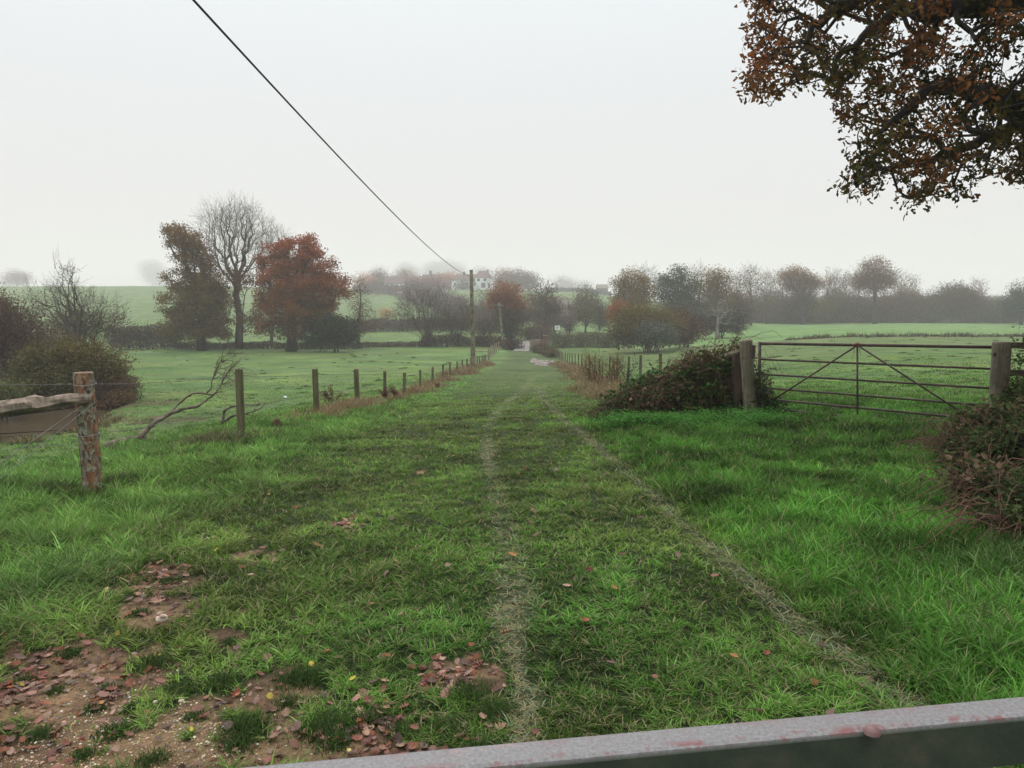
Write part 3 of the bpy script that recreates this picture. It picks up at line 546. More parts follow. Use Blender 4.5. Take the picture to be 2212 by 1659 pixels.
# ------------------------------------------------------------------ posts, fences, gates
def polepts(base, h, lx=0., ly=0., n=4): return [base + np.array([lx * t, ly * t, h * t]) for t in np.linspace(0, 1, n)]
def post(base, h, r, parent, mt='post', lean=(0, 0), name="post", sides=14, chamfer=.012):
    b = np.array(base) - np.array([0, 0, .25]); lx, ly = lean; H = h + .25
    ts = np.concatenate([np.linspace(0, 1 - chamfer / H, 7), [1.]]); rad = np.concatenate([r * (1.04 - .07 * np.linspace(0, 1, 7)) * (1 + .03 * (rs.rand(7) - .5)), [r * .86]])
    pts = [b + np.array([lx * t, ly * t, H * t]) for t in ts]
    return MB().tube(pts, rad, sides, jit=.05).build(name, M[mt], parent, smooth=False)
def barbed(mb, a, b, r=.0022, sag=.02, barb=.10, jitter=.004):
    a = np.array(a); b = np.array(b); L_ = np.linalg.norm(b - a); k = max(6, int(L_ / .35)); t = np.linspace(0, 1, k)
    p = a + (b - a) * t[:, None]; p[:, 2] -= sag * 4 * t * (1 - t); p[1:-1, 2] += rs.normal(0, jitter, k - 2); mb.tube(p, r, 5)
    nb = int(L_ / barb); tt = (np.arange(nb) + .5) / max(nb, 1)
    if nb:
        c = np.stack([np.interp(tt, t, p[:, q]) for q in range(3)], 1); dv = rs.normal(0, 1, (nb, 3)); dv /= np.linalg.norm(dv, axis=1)[:, None]; A = c - dv * .016; B = c + dv * .016
        mb.segs(A, B, np.full(nb, r * 1.1), np.full(nb, r * .5)); cc = (b - a) / L_; mb.segs(c - cc * .008, c + cc * .008, np.full(nb, r * 2.2), np.full(nb, r * 2.2), 4)

# left wire fence
LX = [518, 681, 773, 831, 873, 908, 934, 957, 973, 987, 999, 1009, 1017, 1025, 1031, 1036, 1042, 1046, 1049]
LYT = [797, 797, 797, 801, 805, 808, 803, 799, 798, 796, 794, 790, 787, 784, 782, 780, 778, 776, 775]
fb = at(518, 11.9)
lf = empty("wire_fence", fb, "long wire fence of round green-brown posts running beside the left field", "fence"); lposts = []
rough_base = at(199, 8.0)
for k, (X, Yt) in enumerate(zip(LX, LYT)):
    y = 11.9 if k == 0 else 7500. / (1150 - X); b = at(X + (4 if k < 2 else 0), y); top = P(X - (2 if k < 2 else 0), Yt, y); h = min(max(top[2] - b[2], .8), 1.25)
    post(b, h, (.058 if k < 3 else .05) * (1 + .15 * rs.rand()), lf, lean=(top[0] - b[0] + rs.normal(0, .02), rs.normal(0, .04)), sides=16 if k < 3 else 9); lposts.append((b, h))
mb = MB(); rt = rough_base + np.array([.0, 0, 1.27]); rl = rough_base + np.array([0, 0, .66])
prev = (rough_base + np.array([.09, 0, 1.20]), rough_base + np.array([.09, 0, .66]))
mbs = [MB(), MB()]
for k, (b, h) in enumerate(lposts[:13]):
    cur = (b + np.array([-.05, -.05, h - .10]), b + np.array([-.05, -.05, h * .5 + (.0 if k else -.02)]))
    for q in (0, 1): barbed(mbs[q], prev[q], cur[q], .0024 if k < 3 else .004, .03, .11 if k < 4 else .3)
    prev = cur
for q in (0, 1): mbs[q].build("wire", M['wire'], lf)

# rough bark-covered post with split rail, corner of the left fence
rf = empty("rail_fence", rough_base, "rough bark-covered post with a split timber rail and strained wires at left", "fence")
b = rough_base - np.array([0, 0, .3]); zz = np.linspace(0, 1, 26); H = 1.32 + .3
rad = .098 * (1 + .06 * np.sin(zz * 14) * .5 + .05 * (rs.rand(26) - .5)); rad[-1] *= .97
MB().tube([b + np.array([.01 * math.sin(t * 5), 0, H * t]) for t in zz], rad, 22, jit=.07).build("post", M['lichen'], rf, smooth=False)
R0 = P(197, 861, 7.9); R1 = P(-10, 884, 7.45); dv = (R1 - R0) / np.linalg.norm(R1 - R0); R2 = R1 + (R1 - R0) * 1.6 + np.array([0, 0, -.05])
t = np.linspace(0, 1, 22); kk = np.where(t[:, None] < .4, R0 + (R1 - R0) * (t[:, None] / .4), R1 + (R2 - R1) * ((t[:, None] - .4) / .6))
kk[:, 2] += .018 * np.sin(t * 9) + .01 * np.sin(t * 23)
MB().tube(kk, (.042 + .055 * np.minimum(t * 2.5, 1)) * (1 + .12 * np.sin(t * 31)), 9, jit=.35).build("rail", M['rail'], rf)
post(R2 + np.array([-.05, 0, -1.0]), 1.3, .1, rf, 'lichen')
mb = MB(); barbed(mb, rough_base + np.array([-.1, -.02, 1.20]), P(-160, 822, 7.6), .0024, .02)
barbed(mb, rough_base + np.array([-.1, -.02, .60]), P(-170, 985, 7.6), .0024, .03); mb.build("wire", M['wire'], rf)
w1 = MB(); w1.tube([P(206, 868, 7.86), P(100, 953, 7.75), P(-60, 1082, 7.6)], .0032, 5); w1.build("strainer_wire", M['galv'], rf)
w1 = MB(); w1.tube([P(178, 876, 7.9), P(80, 945, 7.8), P(-60, 1042, 7.7)], .0032, 5); w1.build("strainer_wire", M['galv'], rf)
for z_ in (1.20, .67): mb = MB(); mb.tube([rough_base + np.array([.106 * math.cos(a), .106 * math.sin(a), z_ + .01 * math.sin(a)]) for a in np.linspace(0, 2 * math.pi, 18)], .0026, 5, cap=False); mb.build("wire_wrap", M['galv'], rf)

# right wire fence
RXs = [(1427, 24.5), (1383, 29.), (1356, 33.)] + [(4.8 * FPX / d_ + CX + (0.6 if d_ > 40 else 8), d_) for d_ in np.arange(36.5, 88, 2.75)]
q = at(1485, 19.5); rfn = empty("wire_fence", q, "wire fence of round posts receding along the right side of the track", "fence")
tb = at(1485, 19.5); post(tb, P(1485, 760, 19.5)[2] - tb[2], .10, rfn, 'gatepost'); prev = None; mbs = [MB(), MB()]; prev = [tb + np.array([0, 0, 1.25]), tb + np.array([0, 0, .7])]
for k, (X, d_) in enumerate(RXs):
    b = at(X, d_); h = 1.18 if k < 3 else 1.02 + .08 * rs.rand()
    if k < 3: h = max(P(X, (763, 767, 770)[k], d_)[2] - b[2], .9)
    post(b, h, .055 if k < 3 else .045, rfn, lean=(rs.normal(0, .03), 0), sides=12 if k < 3 else 8)
    cur = [b + np.array([0, 0, h - .1]), b + np.array([0, 0, h * .5])]
    for q_ in (0, 1): barbed(mbs[q_], prev[q_], cur[q_], .0045, .03, .3)
    prev = cur
for q_ in (0, 1): mbs[q_].build("wire", M['wire'], rfn)

# field gate on the right and its posts
gL, gR = 12.7, 11.0
def GP(s, YL, YR):                               # point along the gate: s 0 (left stile) .. 1 (right end)
    a = P(1641, YL, gL); b_ = P(2146, YR, gR); return a + (b_ - a) * s
gt = empty("field_gate", at(1641, gL), "wide rusty tubular steel field gate with crossed braces, closed between wooden posts", "gate")
rows = [(742, 750), (776, 797), (808, 839), (837, 877), (861, 908), (882, 929)]
for k, (a, b_) in enumerate(rows):
    MB().tube([GP(s, a, b_) for s in np.linspace(0, 1, 6)], .024 if k in (0, 5) else .017, 10, jit=.03).build("rail", M['rust'], gt, smooth=True)
MB().tube([GP(0, 738, 750), GP(0, 890, 930)], .026, 10).build("stile", M['rust'], gt, smooth=True)
MB().tube([GP(1, 740, 748), GP(1, 890, 932)], .026, 10).build("stile", M['rust'], gt, smooth=True)
off = np.array([-.01, -.03, 0]); mid = .452
MB().tube([GP(mid, 742, 750) + off, GP(mid, 884, 932) + off], .015, 8).build("upright", M['rust'], gt, smooth=True)
for (s0, y0) in ((.03, 0), (.93, 0)):
    lo = GP(s0, 872, 912) + off * 1.6; MB().tube([GP(mid, 742, 750) + off * 1.6, lo], .014, 8).build("brace", M['rust'], gt, smooth=True)
MB().tube([GP(mid - .018, 743, 751) + off * 1.3, GP(mid, 739, 747) + off * 1.3, GP(mid + .018, 743, 751) + off * 1.3], .026, 8).build("brace_plate", M['redrust'], gt, smooth=True)
tw = MB(); a = GP(mid - .015, 744, 752) + off * 2.4
tw.tube([a, a + np.array([.01, 0, -.10]), a + np.array([-.03, 0, -.2])], .003, 5); tw.tube([a, a + np.array([.08, 0, -.03]), a + np.array([.11, 0, -.14])], .003, 5); tw.build("twine", M['redrust'], gt)
lt = MB(); a = GP(0, 776, 797); lt.tube([a + np.array(v) for v in ((-.02, 0, .02), (-.10, 0, .02), (-.11, 0, -.02), (-.11, 0, -.15), (-.09, 0, -.17), (-.02, 0, -.17))], .009, 7); lt.build("latch", M['rust'], gt)
gp1 = empty("gate_post", at(1622, 12.6), "leaning round wooden gatepost at the latch end of the rusty gate", "gate post")
b = at(1625, 12.5); tp = P(1611, 734, 12.5); post(b, tp[2] - b[2], .105, gp1, 'gatepost', (tp[0] - b[0], 0), sides=18, chamfer=.02)
mb = MB(); a = P(1566, 769, 12.7); b2 = P(1606, 757, 12.6); mb.tube([a, (a + b2) / 2, b2], .045, 6); mb.build("rail_stub", M['gatepost'], gp1)
mb = MB(); a = P(1626, 760, 12.45); mb.box(a, (.05, .12, .22)); mb.build("stop_block", M['dkwood'], gp1)
b = at(1588, 12.9); gpm = empty("fence_post", b, "dark squared post standing inside the brambles behind the leaning gatepost", "post"); mb = MB(); mb.box(b + np.array([0, 0, .42]), (.13, .13, 1.35), .2); mb.build("post", M['dkwood'], gpm)
b = at(2156, 10.9); tp = P(2164, 738, 10.9); gp2 = empty("gate_post", b, "thick round wooden gatepost at the hinge end, with rails to the right", "gate post")
post(b, tp[2] - b[2], .122, gp2, 'gatepost', (tp[0] - b[0], 0), sides=18, chamfer=.02)
for Y_ in (745, 806):
    a = P(2180, Y_, 10.85); b2 = P(2560, Y_ + 8, 10.2); mb = MB(); mm = (a + b2) / 2; L_ = np.linalg.norm(b2 - a); mb.box(mm, (L_, .04, .085), math.atan2(b2[1] - a[1], b2[0] - a[0])); mb.build("rail", M['dkwood'], gp2)
b = at(2560, 10.2); post(b, 1.25, .1, gp2, 'gatepost')
mb = MB(); a = P(2148, 762, 10.85); mb.tube([a, a + np.array([.0, .0, -.05])], .02, 7); mb.build("hinge_pin", M['rust'], gp2)
mb = MB(); a = onground(1950, 912); b2 = onground(2045, 917); a[2] += .03; b2[2] += .03; mb.tube([a, (a + b2) / 2, b2], .028, 6, jit=.4); pk_ = mb.build("plank", M['deadwood']); tag(pk_, "thin weathered length of timber lying in the grass under the rusty gate", "plank")
mb = MB(); a = onground(1930, 1018); b2 = onground(1975, 1020); mb.tube([a, (a + b2) / 2 + np.array([0, 0, .02]), b2], .022, 6, jit=.4); tag(mb.build("wood_scrap", M['rail']), "short pale piece of wood in the grass left of the right brambles", "wood")

# near gate: the viewer leans over its top rail
zr_ = -.45
def onz(X, Y, z): r = ray(X, Y); return r * (z / r[2])
e1 = onz(2212, 1546, zr_); e0 = onz(1000, 1661, zr_); f1 = onz(2212, 1500, zr_); f0 = onz(620, 1659, zr_)
dr = (e1 - e0) / np.linalg.norm(e1 - e0); nrm = np.array([-dr[1], dr[0], 0]); wd = float(np.dot(f1 - e1, nrm)); print("rail w", wd, e0, e1)
wd = max(.03, min(wd, .06)); ng = empty("metal_gate", e0, "close-up grey metal gate top rail with worn pink-red paint, in front of the viewer", "gate")
A0 = e0 - dr * 1.3; B0 = e1 + dr * 1.7; r_ = .006; hgt = .056
prof = [(0, -hgt), (0, -r_), (r_ * .3, -r_ * .3), (r_, 0), (wd - r_, 0), (wd - r_ * .3, -r_ * .3), (wd, -r_), (wd, -hgt)]
cols = [(0, 1, 0), (.2, 1, 0), (1, 0, 0), (1, 0, 0), (.3, 0, 0), (.6, 0, 0), (0, 1, 0), (0, 1, 0)]
V = []; C = []; NS = 60
prof2 = prof[:4] + [(r_ + .008, 0)] + prof[4:]; cols2 = cols[:4] + [(.0, 0, 0)] + cols[4:]
for i in range(NS + 1):
    p = A0 + (B0 - A0) * i / NS
    for (u_, v_), c_ in zip(prof2, cols2): V.append(p + nrm * u_ + np.array([0, 0, v_])); C.append(c_)
k = len(prof2); Q = [(i * k + j, i * k + (j + 1) % k, (i + 1) * k + (j + 1) % k, (i + 1) * k + j) for i in range(NS) for j in range(k)]
MB().add(V, Q, C=np.array(C)).build("top_rail", M['nearrail'], ng)
for kz in (.27, .50, .70, .88):
    mb = MB(); mb.tube([A0 + nrm * wd / 2 - np.array([0, 0, kz]), B0 + nrm * wd / 2 - np.array([0, 0, kz])], .018, 10, C=(0, 1, 0)); mb.build("rail", M['nearrail'], ng, smooth=True)
for s_ in (0, 1):
    p = A0 if s_ == 0 else B0; mb = MB(); mb.box(p + nrm * wd / 2 - np.array([0, 0, .51]), (.045, .045, 1.0), math.atan2(dr[1], dr[0]), C=(0, 1, 0)); mb.build("stile", M['nearrail'], ng)
bp_ = onz(1884, 1572, zr_ + .006); mb = MB(); th = np.linspace(0, math.pi / 2, 5); V = []; NB = 12
for t in th:
    for a in np.linspace(0, 2 * math.pi, NB, endpoint=False): V.append(bp_ + np.array([.0085 * math.cos(t) * math.cos(a), .0085 * math.cos(t) * math.sin(a), .0085 * math.sin(t) - .006]))
mb.add(V, [(i * NB + j, i * NB + (j + 1) % NB, (i + 1) * NB + (j + 1) % NB, (i + 1) * NB + j) for i in range(4) for j in range(NB)]); mb.build("rivet", solid("pink_worn_paint", [(.3, (.11, .05, .045)), (.7, (.20, .12, .115))], 40, rough=.5, bdist=.002), ng, smooth=True)

# ------------------------------------------------------------------ telegraph poles and cable
def upole(X, Yt, d_, r, label, Xb=None, arm=False):
    d_ = D2(d_)
    b = at(Xb or X, d_); tp = P(X, Yt, d_); e = empty("utility_pole", b, label, "utility pole", None)
    ts = np.linspace(0, 1, 8); pts = [b + np.array([0, 0, -.5]) * (1 - t) + (tp - b) * t for t in ts]
    MB().tube(pts, r * (1.12 - .3 * ts), 14).build("pole", M['pole'], e, smooth=True); return e, b, tp
p1, p1b, p1t = upole(1018, 583, 55, .15, "tall near wooden telegraph pole standing on the left fence line", 1023)
for t in (.25, .48, .6, .75): c = p1b + (p1t - p1b) * t; MB().box(c + np.array([-.01, -.15, 0]), (.10, .05, .10)).build("bracket", M['dkwood'], p1)
cp = p1b + (p1t - p1b) * .935; mb = MB(); mb.tube([cp + np.array([-.16, 0, 0]), cp + np.array([.16, 0, 0])], .035, 8); mb.build("insulator", M['galv'], p1)
p2, p2b, p2t = upole(1078, 655, 105, .17, "second telegraph pole leaning by the end of the track, backed by ivied tree", 1088)
mb = MB(); mb.tube([P(1060, 659, 105), p2t + np.array([0, 0, -.25]), P(1086, 661, 104.6)], .07, 6); mb.build("crossarm", M['palebark'], p2)
p3, p3b, p3t = upole(1222, 658, 150, .15, "distant telegraph pole right of the track near the white sign", 1225)
p4, p4b, p4t = upole(1230, 655, 190, .13, "farthest thin telegraph pole beside the brick cottage")
X_ = p1t[0]; ys = np.linspace(-15, 55, 90); tgt = cp
zz = 1.34 + .001 * (ys - 47) ** 2; zz += (cp[2] - zz[-1]) * sst(40, 55, ys); xx = np.interp(ys, [-15, 8.2, 12.5, 19.5, 44.6, 55], [-3.35, -3.14, -2.98, -2.95, -2.84, cp[0]])
xx = np.polyval(np.polyfit(ys, xx, 2), ys); xx += cp[0] - xx[-1]
e = MB().tube(np.column_stack([xx, ys, zz]), .013, 7).build("overhead_cable", M['cable'], smooth=True); tag(e, "black overhead cable sagging from the upper left to the nearest pole", "cable")
a, b_ = cp, p2t + np.array([0, 0, -.3]); t = np.linspace(0, 1, 30)[:, None]; pts = a + (b_ - a) * t; pts[:, 2] -= (.6 * 4 * t * (1 - t))[:, 0]
tag(MB().tube(pts, .018, 6).build("overhead_cable", M['cable'], smooth=True), "black overhead cable dropping from the nearest pole to the second pole", "cable")

# ------------------------------------------------------------------ trees and bushes
def grow(root, att, bf=.35, jit=.06):
    """connect crown points to the limb framework; returns nodes, parent index"""
    root = np.asarray(root); nodes = [p for p in root]; par = [-1] + list(range(len(root) - 1)); pl = list(np.concatenate([[0], np.cumsum(np.linalg.norm(np.diff(root, axis=0), axis=1))]))
    org = root[-1]; att = att[np.argsort(np.linalg.norm(att - org, axis=1))]
    N = len(root) + 2 * len(att); A = np.zeros((N, 3)); Lp = np.zeros(N); A[:len(root)] = root; Lp[:len(root)] = pl; k = len(root); pr = par + [0] * (N - k)
    lo = max(1, len(root) // 3)
    for p in att:
        dd = p - A[lo:k]; d = np.sqrt((dd * dd).sum(1)); c = d + bf * Lp[lo:k] - .15 * dd[:, 2]
        j = int(np.argmin(c)) + lo; L_ = d[j - lo]
        m_ = (A[j] + p) / 2 + rs.normal(0, jit * L_, 3) + np.array([0, 0, .05 * L_])
        A[k] = m_; pr[k] = j; Lp[k] = Lp[j] + L_ / 2; A[k + 1] = p; pr[k + 1] = k; Lp[k + 1] = Lp[j] + L_; k += 2
    return A[:k], np.array(pr[:k])
def radii(nodes, par, rt, rbase, pw=2.4):
    r = np.zeros(len(nodes)); ch = np.zeros(len(nodes), int)
    for i in range(len(nodes) - 1, 0, -1):
        if ch[i] == 0: r[i] = rt ** pw
        r[par[i]] += r[i]; ch[par[i]] += 1
    r = r ** (1 / pw); return np.maximum(rt, rt + (r - rt) * (rbase - rt) / max(r[0] - rt, 1e-6)), ch
def lobe_pts(lobes, n, shell=.45):
    vol = np.array([l[3] * l[4] * l[5] for l in lobes]); cnt = np.maximum(3, (n * vol / vol.sum()).astype(int)); out = []
    for l, c in zip(lobes, cnt):
        v = rs.normal(0, 1, (c, 3)); v /= np.linalg.norm(v, axis=1)[:, None]; q = rs.rand(c, 1) ** shell
        out.append(np.array(l[:3]) + v * q * np.array(l[3:6]))
    return np.concatenate(out)
def leaves(mb, cen, n, rc, size, colf, asp=.55, sq=.8):
    ci = rs.randint(0, max(1, len(cen)), n); p = cen[ci] + np.clip(rs.normal(0, 1, (n, 3)), -1.9, 1.9) * rc * np.array([1, 1, sq])
    a = rs.normal(0, 1, (n, 3)); a /= np.linalg.norm(a, axis=1)[:, None]; b = np.cross(a, rs.normal(0, 1, (n, 3))); b /= np.linalg.norm(b, axis=1)[:, None] + 1e-9
    s_ = size * (.6 + .8 * rs.rand(n)); V = np.stack([p - a * s_[:, None] * .5, p + b * (s_ * asp * .5)[:, None], p + a * s_[:, None] * .5, p - b * (s_ * asp * .5)[:, None]], 1).reshape(-1, 3)
    mb.add(V, np.arange(n * 4).reshape(-1, 4), C=np.repeat(colf(p, ci), 4, 0))
def wl(lobes, d_):                                # pixel lobes -> world ellipsoids at distance d_
    out = []
    for l in lobes:
        X, Y, rX, rY = l[:4]; dd = d_ + (l[4] if len(l) > 4 else 0); c = P(X, Y, dd); s_ = dd / FPX; out.append((c[0], c[1], c[2], rX * s_ * 1.06, rX * s_ * .85, rY * s_ * 1.06))
    return out
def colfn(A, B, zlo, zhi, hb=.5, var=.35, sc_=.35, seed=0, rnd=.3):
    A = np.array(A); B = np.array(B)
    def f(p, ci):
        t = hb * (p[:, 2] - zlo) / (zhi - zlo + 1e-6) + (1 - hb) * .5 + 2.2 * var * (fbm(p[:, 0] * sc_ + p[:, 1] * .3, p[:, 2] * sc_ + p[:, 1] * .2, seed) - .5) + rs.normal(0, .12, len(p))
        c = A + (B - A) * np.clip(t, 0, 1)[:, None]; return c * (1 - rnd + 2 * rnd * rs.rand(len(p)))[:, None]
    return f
SEED = [0]
def tree(name, label, cat, X, d_, lobes, A, B, lam=1.8, natt=150, leaf=.22, rtrunk=.35, rt=.03, bark='darkbark', group=None, hb=.5, top=None, twigs=0, leafrc=.44, trunkfrac=.55, stems=1, bf=.35, shell=.5, rnd=.3, twl=1., twr=.012, below=0):
    kd = D2(d_) / d_; leaf *= .8 if d_ > 140 else .92; d_ = D2(d_); leaf *= kd; rtrunk *= kd; rt *= kd; twl *= kd; twr *= kd
    SEED[0] += 1; base = at(X, d_); W = wl(lobes, d_); e = empty(name, base, label, cat, group)
    zlo = min(l[2] - l[5] for l in W); zhi = max(l[2] + l[5] for l in W)
    cxx = np.average([l[0] for l in W], weights=[l[3] * l[5] for l in W]); cyy = np.average([l[1] for l in W])
    att = lobe_pts(W, natt, shell * .8); ok_ = att[:, 2] > G(att[:, 0], att[:, 1]) + .1
    if ok_.sum() < .5 * len(att): print('SUNK', label, ok_.mean(), base)
    att = att[ok_] if ok_.sum() > 12 else att + np.array([0, 0, 1.]) * np.maximum(0, G(att[:, 0], att[:, 1]) + .3 - att[:, 2])[:, None]
    mbT = MB(); mbC = MB(); allc = []
    for s_ in range(stems):
        aa_ = att[s_::stems]
        tx = cxx + (rs.normal(0, .28 * W[0][3]) if stems > 1 else 0); ht = max(zlo + (zhi - zlo) * trunkfrac, base[2] + .3)
        bb = base + (np.array([rs.normal(0, .35), rs.normal(0, .3), 0]) if stems > 1 else 0)
        m_ = 7; root = np.array([bb + np.array([(tx - bb[0]) * t ** 1.6, (cyy - bb[1]) * t * .5, (ht - bb[2]) * t]) for t in np.linspace(0, 1, m_)])
        root[1:, :2] += rs.normal(0, .012 * abs(ht - base[2]), (m_ - 1, 2))
        nd, pr = grow(root, aa_, bf); rad_, ch = radii(nd, pr, rt, rtrunk / stems ** .5)
        i = np.arange(1, len(nd)); big = rad_[i] > max(rt * 2.2, rtrunk * .16)
        root2 = root.copy(); root2[0, 2] -= .4; rr_ = rad_[:m_].copy(); rr_[0] *= 1.35; mbT.tube(root2, rr_, 9)
        ib = i[big & (i >= m_)]; mbT.segs(nd[pr[ib]], nd[ib], np.minimum(rad_[pr[ib]], rad_[ib] * 1.25), rad_[ib], 6)
        isml = i[~big]; mbC.segs(nd[pr[isml]], nd[isml], rad_[isml] * 1.2, rad_[isml], 3, C=(.5, .5, .5))
        if twigs:
            tips = np.where(ch == 0)[0]; tips = tips[tips > 0]; k = np.repeat(tips, twigs)
            dv = nd[k] - nd[pr[k]]; L_ = twl * (.5 + rs.rand(len(k))) ; dv = dv / (np.linalg.norm(dv, axis=1)[:, None] + 1e-6) + rs.normal(0, .45, (len(k), 3)) + np.array([0, 0, .25]); dv = dv / np.linalg.norm(dv, axis=1)[:, None] * L_[:, None]
            st = nd[k] - (nd[k] - nd[pr[k]]) * rs.rand(len(k))[:, None]
            mbC.segs(st, st + dv, np.full(len(k), twr), np.full(len(k), twr * .6), 3); m2_ = st + dv * .55; dv2 = dv * .5 + rs.normal(0, .3, dv.shape) * L_[:, None] * .6
            mbC.segs(m2_, m2_ + dv2, np.full(len(k), twr * .8), np.full(len(k), twr * .5), 3)
        allc.append(aa_)
    mbT.build("trunk", M[bark], e, smooth=True)
    if mbC.n: mbC.build("branches", M[bark], e)
    if lam > 0:
        area = sum(math.pi * l[2] * l[3] * .2143 for l in lobes); px = .5 * .55 * (leaf * 768 / d_) ** 2; n_ = int(1.8 * lam * area / px); n_ = min(n_, 60000)
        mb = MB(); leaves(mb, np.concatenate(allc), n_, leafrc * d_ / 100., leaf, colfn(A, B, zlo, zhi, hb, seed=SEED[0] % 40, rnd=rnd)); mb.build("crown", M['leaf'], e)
    return e

G_L = "trees at the far edge of the left field"; G_W = "trees of the wood beyond the right field"; G_V = "misty trees round the village on the hill"; G_M = "trees in the valley beyond the bridge"
OLV, RED, RUST, BRN, DKG, GRN, PURP, YEL, ORG, GREY = (.080, .066, .020), (.30, .060, .020), (.19, .075, .028), (.11, .064, .030), (.020, .036, .018), (.05, .065, .022), (.085, .040, .036), (.22, .16, .025), (.42, .13, .035), (.072, .066, .042)
# -- left field edge
tree("oak_tree", "tall two-tiered oak with olive-brown leaves, left of the big bare tree", "tree", 437, 98, [(400, 512, 44, 28), (412, 545, 40, 28), (430, 578, 42, 30), (398, 605, 52, 24), (445, 615, 48, 32), (420, 655, 72, 30), (455, 640, 40, 40), (400, 695, 55, 26), (465, 690, 42, 28), (375, 498, 20, 14), (438, 715, 62, 20), (382, 722, 30, 18), (482, 716, 30, 20), (425, 520, 26, 22)], (.105, .088, .018), (.17, .082, .022), lam=2.3, natt=330, rtrunk=.55, leaf=.26, hb=.62, leafrc=.45, group=G_L, trunkfrac=.6)
tree("bare_tree", "tallest bare grey tree, forked high, between the two leafy oaks", "tree", 517, 101, [(505, 530, 72, 82), (470, 500, 42, 45), (545, 505, 40, 50), (510, 475, 45, 30)], OLV, RED, lam=0, natt=620, rtrunk=.42, rt=.02, twigs=4, twl=1.6, twr=.012, bark='bark', trunkfrac=.25, bf=.55, group=G_L, shell=.42)
tree("bare_tree", "smaller bare tree showing behind the left shoulder of the red oak", "tree", 585, 112, [(590, 545, 42, 50), (600, 520, 30, 24)], OLV, RED, lam=0, natt=200, rtrunk=.2, rt=.016, twigs=4, twl=1.5, twr=.01, bark='bark', bf=.5, group=G_L)
tree("small_tree", "low russet leafy growth round the trunk of the tall bare tree", "tree", 522, 99, [(515, 600, 34, 28), (535, 690, 30, 30), (500, 650, 22, 30), (560, 700, 28, 22)], OLV, RUST, lam=.9, natt=70, rtrunk=.1, leaf=.24, group=G_L)
tree("oak_tree", "broad domed oak with fiery red-brown crown at the left field edge", "tree", 628, 96, [(640, 540, 48, 36), (610, 570, 50, 38), (675, 575, 52, 40), (640, 610, 75, 45), (590, 625, 38, 36), (700, 625, 50, 40), (640, 665, 85, 38), (585, 690, 34, 26), (690, 680, 40, 28), (725, 610, 24, 30), (620, 520, 24, 16), (650, 512, 26, 14), (738, 640, 18, 24), (562, 565, 20, 22), (640, 705, 66, 22), (562, 640, 22, 30), (590, 715, 30, 14), (600, 540, 26, 22), (680, 540, 26, 20)], (.13, .078, .02), (.30, .072, .022), lam=2.4, natt=380, rtrunk=.6, leaf=.26, hb=.75, leafrc=.45, group=G_L, trunkfrac=.55)
tree("dark_bush", "dark evergreen bush at the foot of the red oak", "bush", 722, 94, [(715, 705, 50, 24), (735, 715, 40, 30), (700, 725, 50, 24), (755, 732, 24, 18)], DKG, (.04, .055, .028), lam=2.6, natt=150, rtrunk=.12, stems=4, leaf=.25, group=G_L)
tree("slender_tree", "slender half-bare tree right of the red oak", "tree", 776, 104, [(775, 625, 17, 26), (778, 665, 26, 28), (790, 700, 28, 24), (768, 700, 20, 24)], BRN, RUST, lam=.35, natt=170, rtrunk=.16, rt=.02, twigs=4, twl=1.1, twr=.01, leaf=.22, bark='bark', trunkfrac=.85, group=G_L, bf=.2)
tree("multi_stem_tree", "bare many-stemmed tree fanning out of the hedge left of the telegraph pole", "tree", 925, 108, [(905, 665, 52, 45), (900, 640, 25, 30), (935, 650, 28, 35), (880, 690, 36, 28), (945, 690, 40, 34)], BRN, GREY, lam=.08, natt=230, rtrunk=.26, rt=.018, twigs=4, twl=1.3, twr=.011, bark='bark', stems=6, trunkfrac=.2, bf=.7, leaf=.2, group=G_L)
tree("thicket_tree", "dusky bare thicket just left of the near telegraph pole", "tree", 985, 109, [(985, 690, 34, 38), (960, 700, 26, 30), (1010, 695, 24, 34)], BRN, GREY, lam=.3, natt=170, rtrunk=.2, rt=.018, twigs=4, twl=1.2, twr=.011, bark='bark', stems=5, trunkfrac=.25, bf=.6, leaf=.2, group=G_L)
tree("thicket_tree", "dark low thicket between the two telegraph poles", "tree", 1050, 112, [(1045, 715, 30, 22), (1065, 700, 16, 22)], BRN, GREY, lam=.35, natt=110, rtrunk=.15, rt=.018, twigs=4, twl=1.1, twr=.011, stems=4, trunkfrac=.25, leaf=.2, group=G_L)
# -- near left scrub
tree("willow_bush", "large rounded grey-green and yellow bush beside the stream", "bush", 165, 35, [(150, 775, 75, 42), (90, 800, 60, 40), (215, 790, 60, 42), (150, 830, 110, 46), (245, 830, 38, 40), (60, 840, 50, 40)], (.055, .075, .032), (.16, .12, .045), lam=3.2, natt=500, rtrunk=.14, stems=8, leaf=.13, leafrc=.75, hb=.3, rt=.012, twigs=2, twl=.5, twr=.006, trunkfrac=.3)
tree("willow_bush", "low pale green bush at the left frame edge below the big bush", "bush", 10, 30, [(20, 858, 48, 30), (-50, 850, 60, 40)], (.07, .10, .035), (.13, .12, .05), lam=3., natt=160, rtrunk=.08, stems=5, leaf=.12, leafrc=.7, rt=.01, trunkfrac=.3)
tree("bramble_bush", "brown bramble tangle under the right side of the big streamside bush", "bush", 262, 33, [(262, 872, 38, 20), (225, 880, 30, 14)], (.08, .045, .03), (.12, .08, .04), lam=2.2, natt=90, rtrunk=.05, stems=5, leaf=.11, bark='stem', rt=.01, trunkfrac=.3)
tree("bramble_bush", "dark bramble bank above the stream at the far left", "bush", 60, 33, [(60, 895, 70, 16), (140, 892, 60, 12)], (.05, .04, .025), (.09, .07, .04), lam=2.2, natt=120, rtrunk=.05, stems=5, leaf=.11, bark='stem', rt=.01, trunkfrac=.3)
